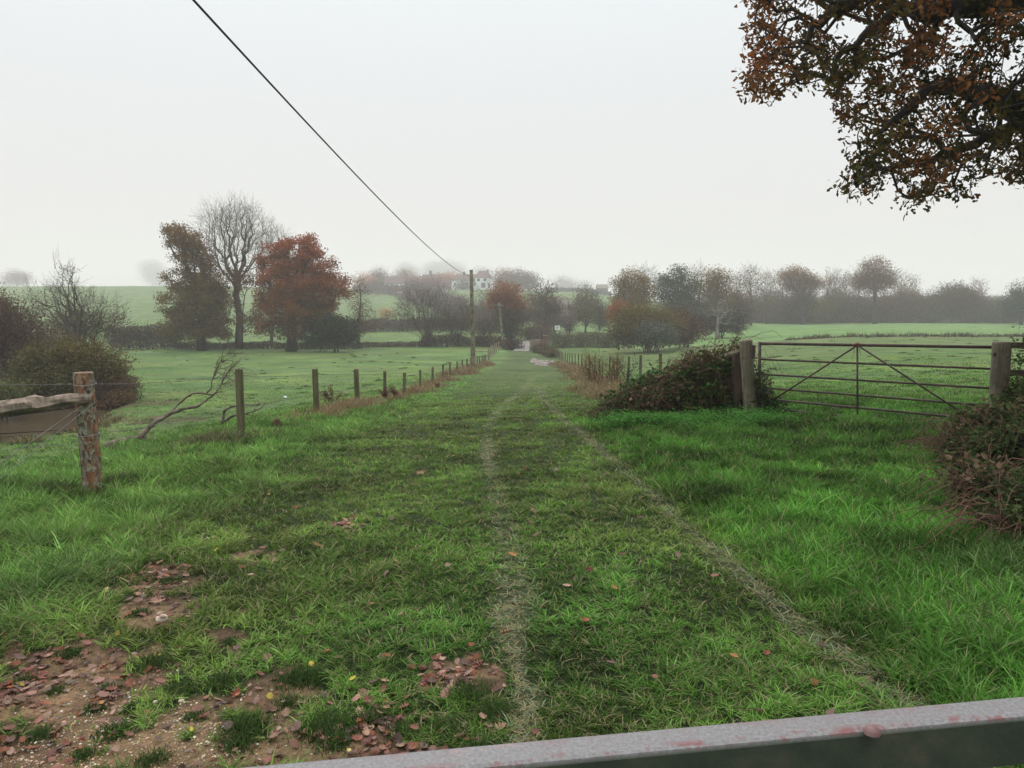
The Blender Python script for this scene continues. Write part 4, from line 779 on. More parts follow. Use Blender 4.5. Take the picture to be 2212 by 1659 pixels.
tree("pollard_willow", "old bare willow with ragged upright branches behind the left bushes", "tree", 175, 62, [(140, 625, 34, 55), (155, 600, 24, 30), (110, 650, 45, 32), (190, 665, 60, 40), (70, 640, 26, 16), (235, 680, 36, 26)], BRN, GREY, lam=.10, natt=190, rtrunk=.32, rt=.014, twigs=4, twl=1.0, twr=.008, bark='bark', stems=3, trunkfrac=.15, bf=.65, leaf=.14)
tree("thorn_bush", "bare grey thorn scrub right of the old willow", "bush", 215, 64, [(215, 700, 65, 26), (150, 710, 70, 34), (245, 700, 30, 22)], GREY, BRN, lam=.5, natt=260, rtrunk=.14, rt=.012, twigs=4, twl=.8, twr=.007, bark='bark', stems=6, trunkfrac=.3, bf=.5, leaf=.15)
tree("thorn_bush", "dense purple-brown thorn bush at the far left edge", "bush", 40, 50, [(35, 715, 60, 48), (-40, 690, 80, 60), (90, 745, 50, 36), (-20, 760, 80, 50)], PURP, (.10, .07, .045), lam=2.4, natt=420, rtrunk=.16, rt=.012, twigs=3, twl=.7, twr=.009, stems=6, leaf=.15, leafrc=1.1, trunkfrac=.3)
tree("thorn_bush", "orange-brown leafy bush top at the left frame edge", "bush", -25, 56, [(-25, 660, 40, 28), (-5, 668, 22, 16)], PURP, (.22, .09, .045), lam=2., natt=90, rtrunk=.1, stems=4, leaf=.16, leafrc=1.)
# -- valley centre
tree("ivied_tree", "round orange-brown tree with dark ivied stems behind the leaning pole", "tree", 1100, 124, [(1092, 632, 34, 24), (1075, 650, 26, 18), (1112, 650, 26, 22), (1095, 660, 40, 20)], RUST, (.26, .11, .05), lam=2.2, natt=190, rtrunk=.2, stems=4, leaf=.28, group=G_M, trunkfrac=.3, bf=.5, bark='bark')
tree("ivied_tree", "dark ivy and bare stems under the round orange tree", "tree", 1105, 122, [(1100, 690, 36, 26), (1100, 715, 24, 20)], DKG, BRN, lam=1.6, natt=240, rtrunk=.2, stems=5, leaf=.24, twigs=3, twl=1.2, twr=.016, group=G_M, trunkfrac=.3)
tree("dying_oak", "ragged stag-headed tree with dead top, right of the round orange tree", "tree", 1180, 150, [(1172, 660, 32, 26), (1195, 660, 24, 24), (1165, 690, 34, 22), (1200, 680, 18, 14), (1212, 668, 12, 10)], BRN, (.09, .075, .045), lam=1.5, natt=170, rtrunk=.35, leaf=.32, twigs=0, group=G_M, bark='bark')
tree("bare_tree", "dead upper limbs spreading above the ragged tree", "tree", 1178, 150.5, [(1175, 628, 32, 22), (1190, 620, 20, 14)], BRN, BRN, lam=0, natt=110, rtrunk=.28, rt=.05, twigs=1, twl=1.2, twr=.025, bark='bark', trunkfrac=.3, group=G_M)
tree("field_tree", "brownish tree standing before the hill field, left of the olive-leaved group", "tree", 1268, 165, [(1268, 645, 26, 20), (1262, 665, 30, 18), (1285, 668, 22, 20)], BRN, OLV, lam=1.5, natt=150, rtrunk=.3, leaf=.34, twigs=2, twl=1.8, twr=.022, group=G_M)
tree("field_tree", "small rounded olive tree beside the wooden rails", "tree", 1265, 150, [(1264, 682, 24, 18)], OLV, (.10, .085, .035), lam=2.2, natt=80, rtrunk=.2, leaf=.3, group=G_M)
tree("field_tree", "dark bushy tree right of the small olive tree", "tree", 1295, 155, [(1295, 680, 20, 24), (1305, 690, 14, 16)], DKG, GREY, lam=2., natt=90, rtrunk=.2, leaf=.3, group=G_M)
tree("orange_tree", "small bright yellow-orange tree alone on the hillside field", "tree", 835, 172, [(835, 677, 13, 9)], YEL, ORG, lam=2.2, natt=50, rtrunk=.14, leaf=.28, group=G_M)
for k, (X, d_, lb, lab) in enumerate([(1050, 175, [(1050, 660, 26, 26), (1040, 680, 30, 26)], "grey leafless tree mass directly right of the near pole"), (1000, 185, [(1000, 660, 30, 22), (985, 680, 40, 20)], "grey bare trees left of the near pole top, above the dark hedge"), (960, 200, [(955, 640, 30, 20), (935, 650, 22, 16), (960, 662, 32, 18)], "purplish bare trees above the many-stemmed tree"), (1030, 150, [(1030, 690, 32, 14), (1060, 690, 26, 14)], "dark low scrub behind the second hedge"), (900, 230, [(905, 648, 24, 14), (880, 640, 20, 12)], "dusky bare trees beside the small hillside shed"), (1150, 185, [(1145, 650, 14, 22), (1150, 670, 14, 18)], "thin brown tree between the round orange and ragged trees"), (1230, 178, [(1235, 690, 14, 14)], "grey scrub round the foot of the distant poles")]):
    tree("bare_tree", lab, "tree", X, d_, lb, GREY, BRN if k % 2 else PURP, lam=.7, natt=150, rtrunk=.25, rt=.02, twigs=3, twl=1.6, twr=.014, bark='bark', stems=3, leaf=.34, group=G_M, trunkfrac=.3, leafrc=.6)
# -- village on the hill
for k, (X, Y, rX, rY, d_, A, B, lab) in enumerate([
    (788, 612, 20, 20, 285, RUST, ORG, "orange dome tree at the left end of the village row"), (815, 610, 18, 22, 290, PURP, PURP, "purple-brown dome tree second along the village row"), (842, 614, 18, 18, 300, RUST, PURP, "dull pink dome tree right of the purple one"), (870, 612, 20, 22, 290, RUST, RUST, "rust dome tree in the middle of the village row"), (890, 622, 16, 18, 285, PURP, RUST, "smaller rust tree right of the middle dome"),
    (922, 622, 28, 20, 270, PURP, (.2, .06, .04), "wide maroon tree before the chimneyed house"), (905, 635, 30, 18, 262, PURP, BRN, "low purple trees below the maroon tree"), (955, 612, 22, 20, 300, RUST, (.3, .12, .08), "pink-orange tree left of the white house"), (975, 606, 16, 14, 310, (.3, .12, .07), ORG, "faded orange tree behind the white house roof"), (1000, 617, 16, 10, 284, GREY, GREY, "rounded grey hedge bush against the white house wall"),
    (800, 630, 36, 14, 270, PURP, BRN, "low purple scrub along the hill field at left"), (850, 634, 30, 10, 268, PURP, BRN, "low purple scrub left of the small shed"), (1088, 602, 26, 18, 285, GREY, RUST, "greyish tree right of the white house"), (1115, 608, 26, 20, 290, GREY, BRN, "broad dark tree right of the greyish one"), (1142, 608, 22, 16, 280, GREY, (.14, .075, .05), "brown-topped tree at the right end of the village"), (1085, 622, 20, 12, 275, GREY, GREY, "grey bush between the white house and the trees"),
    (822, 590, 7, 10, 620, GREY, GREY, "very faint narrow tree far behind the village row"), (880, 590, 22, 16, 700, GREY, GREY, "very faint tree behind the rust dome"), (935, 586, 20, 16, 780, GREY, GREY, "faintest high tree behind the chimneyed house"), (965, 584, 24, 16, 820, GREY, GREY, "faintest broad tree on the skyline left of the cable"), (990, 592, 16, 14, 760, GREY, GREY, "faint tree on the skyline above the white house"), (1040, 592, 20, 10, 640, GREY, GREY, "faint trees just above the white house roof"), (1218, 616, 20, 14, 560, RUST, GREY, "lone faded dome tree on the skyline right of the village"), (1258, 622, 18, 8, 540, GREY, GREY, "faint low tree on the skyline right of the lone dome"),
    (37, 600, 24, 11, 420, (.1, .05, .05), RUST, "small flat-topped tree on the left skyline"), (330, 588, 26, 20, 760, GREY, GREY, "faint tree on the skyline left of the two-tiered oak"), (345, 608, 16, 10, 740, GREY, GREY, "faint low bush at the foot of the skyline tree"), (10, 614, 16, 5, 600, GREY, GREY, "faint low bush at the left end of the skyline")]):
    tree("hill_tree", lab, "tree", X, d_, [(X, Y, rX, rY), (X + rX * .3, Y + rY * .4, rX * .7, rY * .6)], A, B, lam=2.4, natt=70, rtrunk=.35, rt=.05, leaf=.55, group=G_V, leafrc=.5)
# -- right side
tree("mixed_bush", "big rounded bush, yellow-topped with grey-green foot, in the right field", "bush", 1395, 92, [(1390, 685, 50, 24), (1360, 700, 34, 30), (1425, 705, 46, 32), (1385, 722, 62, 24), (1345, 722, 24, 22)], (.045, .055, .035), (.16, .12, .035), lam=2.8, natt=330, rtrunk=.15, stems=7, leaf=.26, leafrc=.7, hb=.6, trunkfrac=.3)
tree("grey_willow", "silvery grey-green willow scrub on the front of the big rounded bush", "bush", 1415, 88, [(1415, 718, 44, 20), (1440, 728, 30, 16)], (.07, .085, .06), (.13, .145, .11), lam=1.4, natt=150, rtrunk=.08, stems=6, leaf=.22, trunkfrac=.3)
tree("orange_tree", "small bright orange tree at the left of the big rounded bush", "tree", 1336, 100, [(1335, 662, 15, 14), (1330, 680, 18, 16), (1345, 672, 12, 12)], RUST, (.36, .13, .05), lam=2.4, natt=110, rtrunk=.12, leaf=.24)
tree("mixed_bush", "purple-brown bush joining the big bush on its right", "bush", 1480, 96, [(1475, 695, 28, 30), (1465, 725, 34, 18), (1500, 715, 26, 22)], PURP, BRN, lam=2.2, natt=190, rtrunk=.12, stems=5, leaf=.25, trunkfrac=.3)
tree("oak_tree", "olive-brown oak with light gaps, leftmost tall tree of the right wood", "tree", 1370, 148, [(1368, 602, 30, 16), (1345, 622, 26, 20), (1390, 620, 26, 20), (1367, 640, 40, 22), (1360, 665, 46, 20)], OLV, (.20, .12, .03), lam=2.2, natt=260, rtrunk=.4, leaf=.36, group=G_W, hb=.6)
tree("bare_tree", "bare twiggy crown rising behind the olive-brown oak", "tree", 1392, 160, [(1390, 600, 26, 18)], GREY, BRN, lam=0, natt=140, rtrunk=.22, rt=.02, twigs=4, twl=1.5, twr=.012, group=G_W)
tree("green_oak", "dark green dome oak, second tall tree of the right wood", "tree", 1462, 152, [(1460, 602, 34, 22), (1440, 625, 30, 24), (1485, 625, 28, 24), (1460, 655, 42, 28), (1475, 680, 44, 20)], (.028, .042, .02), (.075, .09, .03), lam=2.4, natt=280, rtrunk=.4, leaf=.36, group=G_W)
tree("oak_tree", "yellow-brown rounded oak right of the dark green dome", "tree", 1545, 155, [(1548, 600, 26, 18), (1540, 625, 30, 22), (1555, 650, 30, 24)], OLV, (.20, .12, .035), lam=2.2, natt=220, rtrunk=.35, leaf=.36, group=G_W, hb=.65)
tree("dead_tree", "pale dead twisted tree at the corner of the right wood", "tree", 1548, 112, [(1560, 672, 26, 22), (1535, 665, 22, 22), (1570, 690, 18, 14)], GREY, GREY, lam=0, natt=60, rtrunk=.22, rt=.03, twigs=2, twl=1.2, twr=.016, bark='palebark', trunkfrac=.2, bf=.2)
tree("thicket_bush", "grey ivied thicket round the pale dead tree", "bush", 1560, 116, [(1565, 700, 38, 20), (1520, 700, 28, 22), (1590, 690, 22, 26)], (.04, .045, .04), GREY, lam=1.8, natt=190, rtrunk=.15, stems=5, leaf=.28, twigs=2, twl=1.4, twr=.02)
WD = [("bare_tree", 1508, 158, 600, 22, "grey-brown half-bare tree between the dark green dome and yellow-brown oak", 0), ("bare_tree", 1590, 165, 610, 20, "bare tree directly right of the yellow-brown oak", 0), ("bare_tree", 1622, 168, 598, 15, "tallest thin bare tree of the right wood, with spiky top", 0), ("bare_tree", 1655, 178, 612, 20, "pale bare tree right of the spiky-topped one", 0), ("bare_tree", 1690, 182, 606, 20, "bare tree left of the brown spreading oak", 0),
      ("bare_tree", 1795, 185, 606, 18, "bare leaning tree right of the brown spreading oak", 0), ("bare_tree", 1825, 190, 608, 22, "pale bare spreading tree left of the round oak", 0), ("bare_tree", 1955, 190, 612, 22, "low pale bare tree right of the round oak", 0), ("bare_tree", 2110, 190, 628, 18, "thin bare tree above the low brown scrub at right", 0), ("bare_tree", 1855, 195, 618, 14, "faint bare tree touching the left of the round oak", 0)]
for nm_, X, d_, Y, r_, lab, _ in WD:
    tree(nm_, lab, "tree", X, d_, [(X, Y, r_ * 1.1, 20), (X, Y + 28, r_ * 1.2, 24), (X + 4, Y + 60, r_, 24)], GREY, (.2, .11, .05), lam=.5, natt=170, rtrunk=.26, rt=.02, twigs=4, twl=1.6, twr=.012, bark='bark', group=G_W, leaf=.34, trunkfrac=.45)
tree("oak_tree", "brown spreading oak with ivied trunk, middle of the right wood", "tree", 1735, 180, [(1720, 592, 30, 14), (1700, 605, 22, 14), (1750, 605, 26, 14), (1735, 625, 34, 20), (1765, 610, 20, 10), (1735, 655, 30, 24)], (.04, .045, .02), (.22, .11, .045), lam=2.1, natt=250, rtrunk=.4, leaf=.4, group=G_W, hb=.8)
tree("oak_tree", "round-crowned brown oak standing tallest above the right wood", "tree", 1890, 178, [(1890, 578, 28, 17), (1868, 600, 26, 18), (1912, 598, 26, 18), (1890, 615, 38, 18), (1855, 612, 14, 10)], BRN, (.19, .10, .05), lam=1.9, natt=300, rtrunk=.4, leaf=.36, group=G_W, twigs=1, twl=1.5, twr=.02)
tree("green_oak", "dark green tree at the right frame edge beyond the field", "tree", 2205, 175, [(2205, 635, 26, 26), (2200, 665, 36, 28), (2235, 650, 30, 34)], DKG, (.05, .065, .035), lam=2.2, natt=220, rtrunk=.35, leaf=.36, group=G_W)
for k, (X, Y, rX, rY, A, B, lab) in enumerate([(1625, 672, 32, 28, GREY, (.12, .10, .035), "grey scrub at the left corner of the wood edge"), (1670, 668, 34, 30, OLV, (.15, .11, .035), "olive scrub left of the ivied oak trunk"), (1715, 678, 30, 24, GREY, BRN, "brown-grey bush below the spreading oak"), (1765, 672, 34, 28, OLV, YEL, "yellowish bush right of the spreading oak trunk"), (1810, 665, 32, 34, GREY, (.13, .10, .05), "tall grey bush below the pale spreading tree"), (1850, 672, 30, 28, BRN, GREY, "brownish bush left of the round oak trunk"), (1900, 668, 38, 32, GREY, (.16, .095, .05), "broad grey-brown bush below the round oak"), (1955, 660, 36, 34, BRN, (.14, .11, .07), "tall brown bush right of the round oak"), (2010, 670, 34, 28, GREY, (.12, .11, .05), "grey bush in the middle right of the wood edge"),
      (2055, 645, 40, 30, BRN, OLV, "broad brown twiggy scrub with lighter top"), (2090, 660, 34, 36, GREY, BRN, "rounded grey scrub right of the broad brown one"), (2140, 672, 34, 26, GREY, (.10, .11, .05), "low grey scrub before the right frame edge"), (2175, 678, 30, 22, DKG, GREY, "dark low bush left of the dark green edge tree"), (1590, 665, 22, 30, GREY, BRN, "upright grey bush behind the pale dead tree"), (1430, 690, 40, 20, DKG, GREY, "dark bush under the dark green dome oak"), (1510, 680, 36, 28, GREY, OLV, "grey-green bush below the half-bare tree")]):
    tree("wood_edge_bush", lab, "bush", X, 184 if X > 1600 else 158, [(X, Y, rX, rY), (X + rs.uniform(-10, 10), Y + 10, rX * 1.1, rY * .8), (X + rs.uniform(-14, 14), Y - rY * .5, rX * .5, rY * .5)], A, tuple(1.25 * v for v in B), lam=2.5, natt=170, rtrunk=.18, rt=.03, stems=4, leaf=.38, twigs=2, twl=1.8, twr=.02, group=G_W, trunkfrac=.35, leafrc=.5)

# ------------------------------------------------------------------ hedges
def hedge(name, label, path, hh, ww, A, B, leaf, lam=2., var=.35, group=None, stems=.5):
    """path of (X, distance) columns; a thing of twigs and leaves"""
    kd = D2(path[0][1]) / path[0][1]; hh *= kd; ww *= kd; leaf *= kd; path = [(a_, D2(b_)) for a_, b_ in path]
    pts = np.array([at(X, d_) for X, d_ in path]); seg = np.concatenate([[0], np.cumsum(np.linalg.norm(np.diff(pts[:, :2], axis=0), axis=1))]); Lg = seg[-1]
    e = empty(name, pts[0], label, "hedge", group); d_ = np.mean([p[1] for p in path]); SEED[0] += 1; sd_ = SEED[0]
    leaf *= .8; n_ = int(min(70000, 1.9 * lam * Lg * hh * .9 / (.5 * .55 * leaf * leaf))); s_ = rs.rand(n_) * Lg
    base = np.stack([np.interp(s_, seg, pts[:, q]) for q in range(2)], 1); tg = np.stack([np.interp(s_ + .5, seg, pts[:, q]) - np.interp(s_ - .5, seg, pts[:, q]) for q in range(2)], 1); tg /= np.linalg.norm(tg, axis=1)[:, None] + 1e-6; nm = np.stack([-tg[:, 1], tg[:, 0]], 1)
    top = hh * (1 + var * 2 * (fbm(s_ * .35 / hh * 1.5, s_ * 0 + sd_, sd_ % 30) - .5)); th = rs.rand(n_) * math.pi; q = rs.rand(n_) ** .4
    xy = base + nm * (np.cos(th) * q * ww * .5)[:, None] + rs.normal(0, .1, (n_, 2)); z = G(xy[:, 0], xy[:, 1]) + top * (np.sin(th) ** .6) * q
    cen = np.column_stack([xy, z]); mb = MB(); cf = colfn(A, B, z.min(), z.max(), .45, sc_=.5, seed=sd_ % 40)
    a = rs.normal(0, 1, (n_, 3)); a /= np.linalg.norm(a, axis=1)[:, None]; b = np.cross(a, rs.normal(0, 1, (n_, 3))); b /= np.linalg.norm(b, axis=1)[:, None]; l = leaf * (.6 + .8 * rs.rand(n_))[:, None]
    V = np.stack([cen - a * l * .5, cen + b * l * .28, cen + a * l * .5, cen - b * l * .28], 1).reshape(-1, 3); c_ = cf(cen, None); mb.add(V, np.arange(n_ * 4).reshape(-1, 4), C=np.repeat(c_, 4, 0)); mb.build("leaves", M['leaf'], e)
    k = int(Lg * stems * 14 / max(hh, 1)) + 20; s_ = rs.rand(k) * Lg; b0 = np.column_stack([np.interp(s_, seg, pts[:, 0]), np.interp(s_, seg, pts[:, 1])]) + rs.normal(0, ww * .2, (k, 2)); A0_ = np.column_stack([b0, G(b0[:, 0], b0[:, 1]) - .1])
    tp_ = A0_ + np.column_stack([rs.normal(0, hh * .25, (k, 2)), hh * (1.0 + .3 * rs.rand(k)) * (1 + var * 2 * (fbm(s_ * .35 / hh * 1.5, s_ * 0 + sd_, sd_ % 30) - .5))]); md = (A0_ + tp_) / 2 + rs.normal(0, .12 * hh, (k, 3))
    mb = MB(); r_ = max(.008, d_ * .00022); mb.segs(A0_, md, np.full(k, r_ * 1.6), np.full(k, r_)); mb.segs(md, tp_, np.full(k, r_), np.full(k, r_ * .5)); mb.build("stems", M['darkbark'], e); return e
hedge("bank_growth", "brown bramble and dead growth along the far bank of the stream", [(-120, 34.5), (0, 33.6), (120, 33.6), (230, 34.2), (300, 34.5)], .95, 2.2, (.045, .032, .022), (.11, .07, .045), .10, 2.4, var=.45)
hedge("hedge", "dark hedge along the far edge of the left field, below the oaks", [(235, 97), (300, 100), (360, 101), (390, 101)], 3.4, 3., (.05, .035, .032), (.085, .06, .045), .24, 2.4)
hedge("hedge", "low dark undergrowth under the oaks along the left field", [(385, 100), (480, 101), (600, 101), (780, 103)], 1.0, 2.2, (.04, .035, .022), (.085, .055, .035), .2, 2.2, var=.5)
hedge("hedge", "low brown bank of dead growth right of the dark evergreen bush", [(775, 105), (850, 107), (930, 108)], .75, 2, (.07, .055, .04), (.12, .09, .065), .2, 2.2)
hedge("hedge", "dark brown hedge bottom between the thicket and the track", [(910, 108), (1000, 108), (1085, 108)], 1.6, 2.4, (.045, .035, .028), (.09, .05, .04), .22, 2.3, var=.5)
hedge("hedge", "russet and purple-grey hedge across the middle of the second field", [(760, 152), (840, 154), (930, 156), (1010, 156), (1090, 152)], 2.6, 3., (.055, .05, .05), (.12, .08, .055), .32, 2.4)
hedge("hedge", "broad reed and sedge bank in front of the stream, right of the bridge", [(1190, 106), (1250, 108), (1320, 107), (1345, 104)], 1.9, 5., (.06, .055, .035), (.12, .115, .06), .2, 2.4, var=.3)
hedge("hedge", "brown winter hedge behind the bridge and left of the white sign", [(1130, 126), (1160, 128), (1195, 130)], 2.2, 3., (.07, .045, .035), (.13, .10, .055), .26, 2.4)
hedge("hedge", "tidy distant hedge along the skyline field right of the village", [(1175, 300), (1240, 296), (1320, 290)], 1.6, 2., (.06, .07, .05), (.07, .075, .05), .5, 2.4, var=.1)
hedge("hedge", "dark distant scrub line above the second hedge, beside the round orange tree", [(990, 178), (1060, 182), (1150, 176)], 3.6, 4., (.055, .055, .05), (.075, .07, .06), .36, 2.2)
hedge("hedge", "low dark scrub in front of the barn roof", [(1170, 162), (1210, 164), (1240, 166)], 2., 3., (.05, .045, .04), (.09, .06, .05), .32, 2.2)
hedge("hedge", "faint hedge behind the right wood along the horizon", [(1690, 300), (1900, 300), (2100, 300), (2300, 295)], 3.6, 4., (.06, .055, .05), (.08, .07, .06), .6, 2.2, var=.15)
hedge("hedge", "purple-brown scrub belt climbing to the village left of the shed", [(770, 262), (860, 258), (930, 240), (985, 215)], 3.2, 8., PURP, (.12, .075, .06), .5, 2.2, var=.4)
hedge("bramble_bank", "ivy and bramble clump at the left side of the bridge", [(1092, 103), (1105, 102), (1118, 103)], 1.5, 2.5, (.03, .045, .025), (.10, .045, .035), .18, 3., var=.4)
hedge("bramble_bank", "scrambling growth on the broken brick wall right of the bridge", [(1160, 96), (1178, 92), (1196, 86)], 1.0, 1.6, (.05, .06, .03), (.13, .10, .05), .16, 2.4, var=.5)

# ------------------------------------------------------------------ buildings, bridge, sign
def house(label, X, d_, wX, depth, wallh, roofh, wmat, rmat, rz=0., win=(), chim=(), name="house", hip=.0, dz=0., winmat='glass'):
    kd = D2(d_) / d_; d_ = D2(d_); depth *= kd; wallh *= kd; roofh *= kd; hip *= kd; dz *= kd; win = [(a_, b_ * kd, c_ * kd, e_ * kd) for a_, b_, c_, e_ in win]; chim = [(a_, b_ * kd, c_ * kd) for a_, b_, c_ in chim]
    b = at(X, d_); b[2] += dz; w_ = wX / FPX * d_; e = empty(name, b, label, name.replace("_", " ")); ca, sa = math.cos(rz), math.sin(rz)
    def Tr(v): v = np.asarray(v, float); return np.column_stack([v[:, 0] * ca - v[:, 1] * sa, v[:, 0] * sa + v[:, 1] * ca, v[:, 2]]) + b
    x0, x1, y0, y1, h = -w_ / 2, w_ / 2, 0, depth, wallh; V = [(x0, y0, -1.5), (x1, y0, -1.5), (x1, y1, -1.5), (x0, y1, -1.5), (x0, y0, h), (x1, y0, h), (x1, y1, h), (x0, y1, h), (x0 + hip, depth / 2, h + roofh), (x1 - hip, depth / 2, h + roofh)]
    MB().add(Tr(V), [(0, 1, 5, 4), (1, 2, 6, 5), (2, 3, 7, 6), (3, 0, 4, 7)], [(5, 6, 9), (7, 4, 8)] if hip == 0 else None).build("wall", M[wmat], e)
    o_ = .35; t_ = .18; s_ = roofh / (depth / 2)
    V = []
    for up in (0, t_): V += [(x0 - o_, y0 - o_, h - s_ * o_ + up + .02), (x1 + o_, y0 - o_, h - s_ * o_ + up + .02), (x1 + o_ - hip, depth / 2, h + roofh + up + .02), (x0 - o_ + hip, depth / 2, h + roofh + up + .02), (x1 + o_, y1 + o_, h - s_ * o_ + up + .02), (x0 - o_, y1 + o_, h - s_ * o_ + up + .02)]
    T3 = [(1, 4, 2), (5, 0, 3), (7, 8, 10), (11, 9, 6)] if hip else []
    rf_ = MB().add(Tr(V), [(0, 1, 2, 3), (3, 2, 4, 5), (6, 9, 8, 7), (9, 11, 10, 8), (0, 6, 7, 1), (5, 4, 10, 11), (1, 7, 8, 2), (2, 8, 10, 4), (0, 3, 9, 6), (3, 5, 11, 9)], T3).build("roof", M[rmat], e)
    for (cx_, s0, hh) in chim:
        mb = MB(); V8 = [(cx_ * w_ + sx_ * s0 / 2, depth / 2 + sy_ * s0 / 2, z_) for z_ in (h + roofh - .8, h + roofh + hh) for sx_, sy_ in ((-1, -1), (1, -1), (1, 1), (-1, 1))]
        mb.add(Tr(V8), [(0, 3, 2, 1), (4, 5, 6, 7), (0, 1, 5, 4), (1, 2, 6, 5), (2, 3, 7, 6), (3, 0, 4, 7)]); ch_ = mb.build("chimney", M['brick'], rf_); ch_.location = (0, 0, 0); me = ch_.data
    for (cx_, z0, z1, ww) in win:
        mb = MB(); V8 = [(cx_ * w_ + sx_ * ww / 2, yy_, z_) for z_ in (z0, z1) for sx_, yy_ in ((-1, -.06), (1, -.06), (1, .05), (-1, .05))]
        wn_ = mb.add(Tr(V8), [(0, 3, 2, 1), (4, 5, 6, 7), (0, 1, 5, 4), (1, 2, 6, 5), (2, 3, 7, 6), (3, 0, 4, 7)]).build("window", M[winmat], e)
    return e
house("long white rendered house with red-brown roof on the hill", 1018, 290, 84, 8, 3.3, 2.2, 'white', 'tile', .05, [(-.42, 1.2, 2.2, .8), (-.1, 1.2, 2.2, 1.), (.1, 1.1, 2.3, 1.1), (.2, 1.1, 2.3, .5), (.33, 0.2, 2.2, .9), (.42, 1.2, 2.2, .8)], [(-.18, .9, 1.)], "white_house", 2.0, dz=.3)
house("taller white wing with tiled roof at the right end of the white house", 1044, 286, 34, 8, 4.3, 2.3, 'white', 'tile', .05, [(-.3, 2.8, 3.8, 1.), (.1, 2.8, 3.8, 1.), (.0, .4, 2.2, 1.6), (.35, .4, 2.2, .8)], [(.3, .7, .6)], "white_house", 1.6, dz=.3)
house("brick house with tall chimney half hidden in village trees", 930, 296, 36, 8, 4.0, 2.4, 'brick', 'tile', 0, [(-.2, 2., 3., 1.), (.2, 2., 3., 1.)], [(-.05, 1.0, 1.6)], "brick_house", dz=-.6)
house("low cottage with a small white gable amid purple scrub", 852, 268, 40, 6, 2.2, 2., 'white', 'tile', .1, [(-.4, .8, 1.8, .8)], (), "cottage", dz=.8)
house("small pale timber shed at the top of the hill field", 866, 246, 13, 2.2, 1.5, .4, 'rail', 'slate', 0, [(.1, .4, 1.1, .5)], (), "shed", dz=.2, winmat='dkwood')
house("dark-roofed barn behind the scrub near the white sign", 1205, 176, 34, 7, 1.8, 2.8, 'brick', 'slate', -.15, [(-.3, .6, 1.4, .6), (.0, .6, 1.4, .6), (.25, .6, 1.4, .6)], (), "barn", winmat='rail', dz=.6)
house("small red brick outbuilding right of the distant poles", 1246, 185, 18, 5, 1.8, .9, 'brick', 'slate', .1, [(.1, .6, 1.3, .6)], (), "outbuilding", dz=.6)
house("low dark-roofed farm building on the skyline left of the right wood", 1302, 300, 22, 6, 1.4, 1.4, 'dkwood', 'slate', 0, [(0, .3, 1., .8)], (), "farm_building", dz=1.2)
# bridge slab rising over the stream
p = at(1127, 100); br = empty("farm_bridge", p, "pale concrete farm bridge ramp at the end of the grassy track", "bridge")
V = []
for (X_, Y_, d_) in ((1109, 758, 99), (1143, 758, 99), (1145, 741, 109), (1116, 741, 109)): V.append(P(X_, Y_, d_))
V = np.array(V); V2 = V - np.array([0, 0, .7]); MB().add(np.concatenate([V2, V]), [(0, 3, 2, 1), (4, 5, 6, 7), (0, 1, 5, 4), (1, 2, 6, 5), (2, 3, 7, 6), (3, 0, 4, 7)]).build("deck", M['concrete'], br)
mb = MB(); e0_ = V[2]; e1_ = V[3]; fw = np.array([0, 14., -.5]); mb.add([e1_ + [0, .02, 0], e0_ + [0, .02, 0], e0_ + fw, e1_ + fw, e1_ + [0, .02, -.7], e0_ + [0, .02, -.7], e0_ + fw - [0, 0, .7], e1_ + fw - [0, 0, .7]], [(0, 1, 2, 3), (4, 7, 6, 5), (1, 5, 6, 2), (0, 3, 7, 4)]); mb.build("far_deck", M['concrete'], br)
w_ = MB()
def wallrun(A, B, h0, h1, th_, mt, name, label):
    A = np.array(A); B = np.array(B); d = (B - A); d[2] = 0; nn_ = np.array([-d[1], d[0], 0]) / np.linalg.norm(d) * th_ / 2; k = 9; V = []
    for t in np.linspace(0, 1, k):
        p = A + (B - A) * t; h = h0 + (h1 - h0) * t + (.12 * (int(t * 7) % 2)); V += [p - nn_ - [0, 0, .6], p + nn_ - [0, 0, .6], p + nn_ + [0, 0, h], p - nn_ + [0, 0, h]]
    Q = [(4 * i + a, 4 * i + (a + 1) % 4, 4 * i + 4 + (a + 1) % 4, 4 * i + 4 + a) for i in range(k - 1) for a in range(4)] + [(0, 1, 2, 3), (4 * k - 4, 4 * k - 1, 4 * k - 2, 4 * k - 3)]
    return tag(MB().add(V, Q).build(name, M[mt]), label, "wall")
wallrun(at(1152, 106), at(1170, 97), 1.1, 1.5, .35, 'brick', "brick_wall", "broken red brick parapet wall right of the bridge")
tag(MB().box(at(1178, 95) + np.array([0, 0, .95]), (.5, .5, 2.3)).box(at(1178, 95) + np.array([0, 0, 2.14]), (.62, .62, .1)).build("brick_pier", M['brick']), "red brick pier at the near end of the broken parapet wall", "pier")
def railgate(name, label, XA, XB, d_, h, rails, mt, ps=None, Y=None):
    A = at(XA, d_); B = at(XB, d_ + (ps or 0)); e = empty(name, A, label, name.replace("_", " "))
    for p in (A, B): MB().box(p + np.array([0, 0, h / 2]), (.16, .16, h + .3)).build("post", M[mt], e)
    for k in range(rails):
        z_ = h * (1 - k / rails) - .1; MB().tube([A + np.array([0, -.1, z_]), B + np.array([0, -.1, z_])], .05, 6).build("rail", M[mt], e)
    return e
railgate("wooden_gate", "pale low wooden gate beside the foot of the near telegraph pole", 1018, 1056, 80, 1.0, 2, 'rail')
railgate("wooden_gate", "ivy-grown wooden gate at the left side of the bridge", 1092, 1110, 104, 1.2, 3, 'rail')
railgate("wooden_gate", "small pale wooden gate at the right mouth of the bridge", 1147, 1158, 104, 1.1, 3, 'rail')
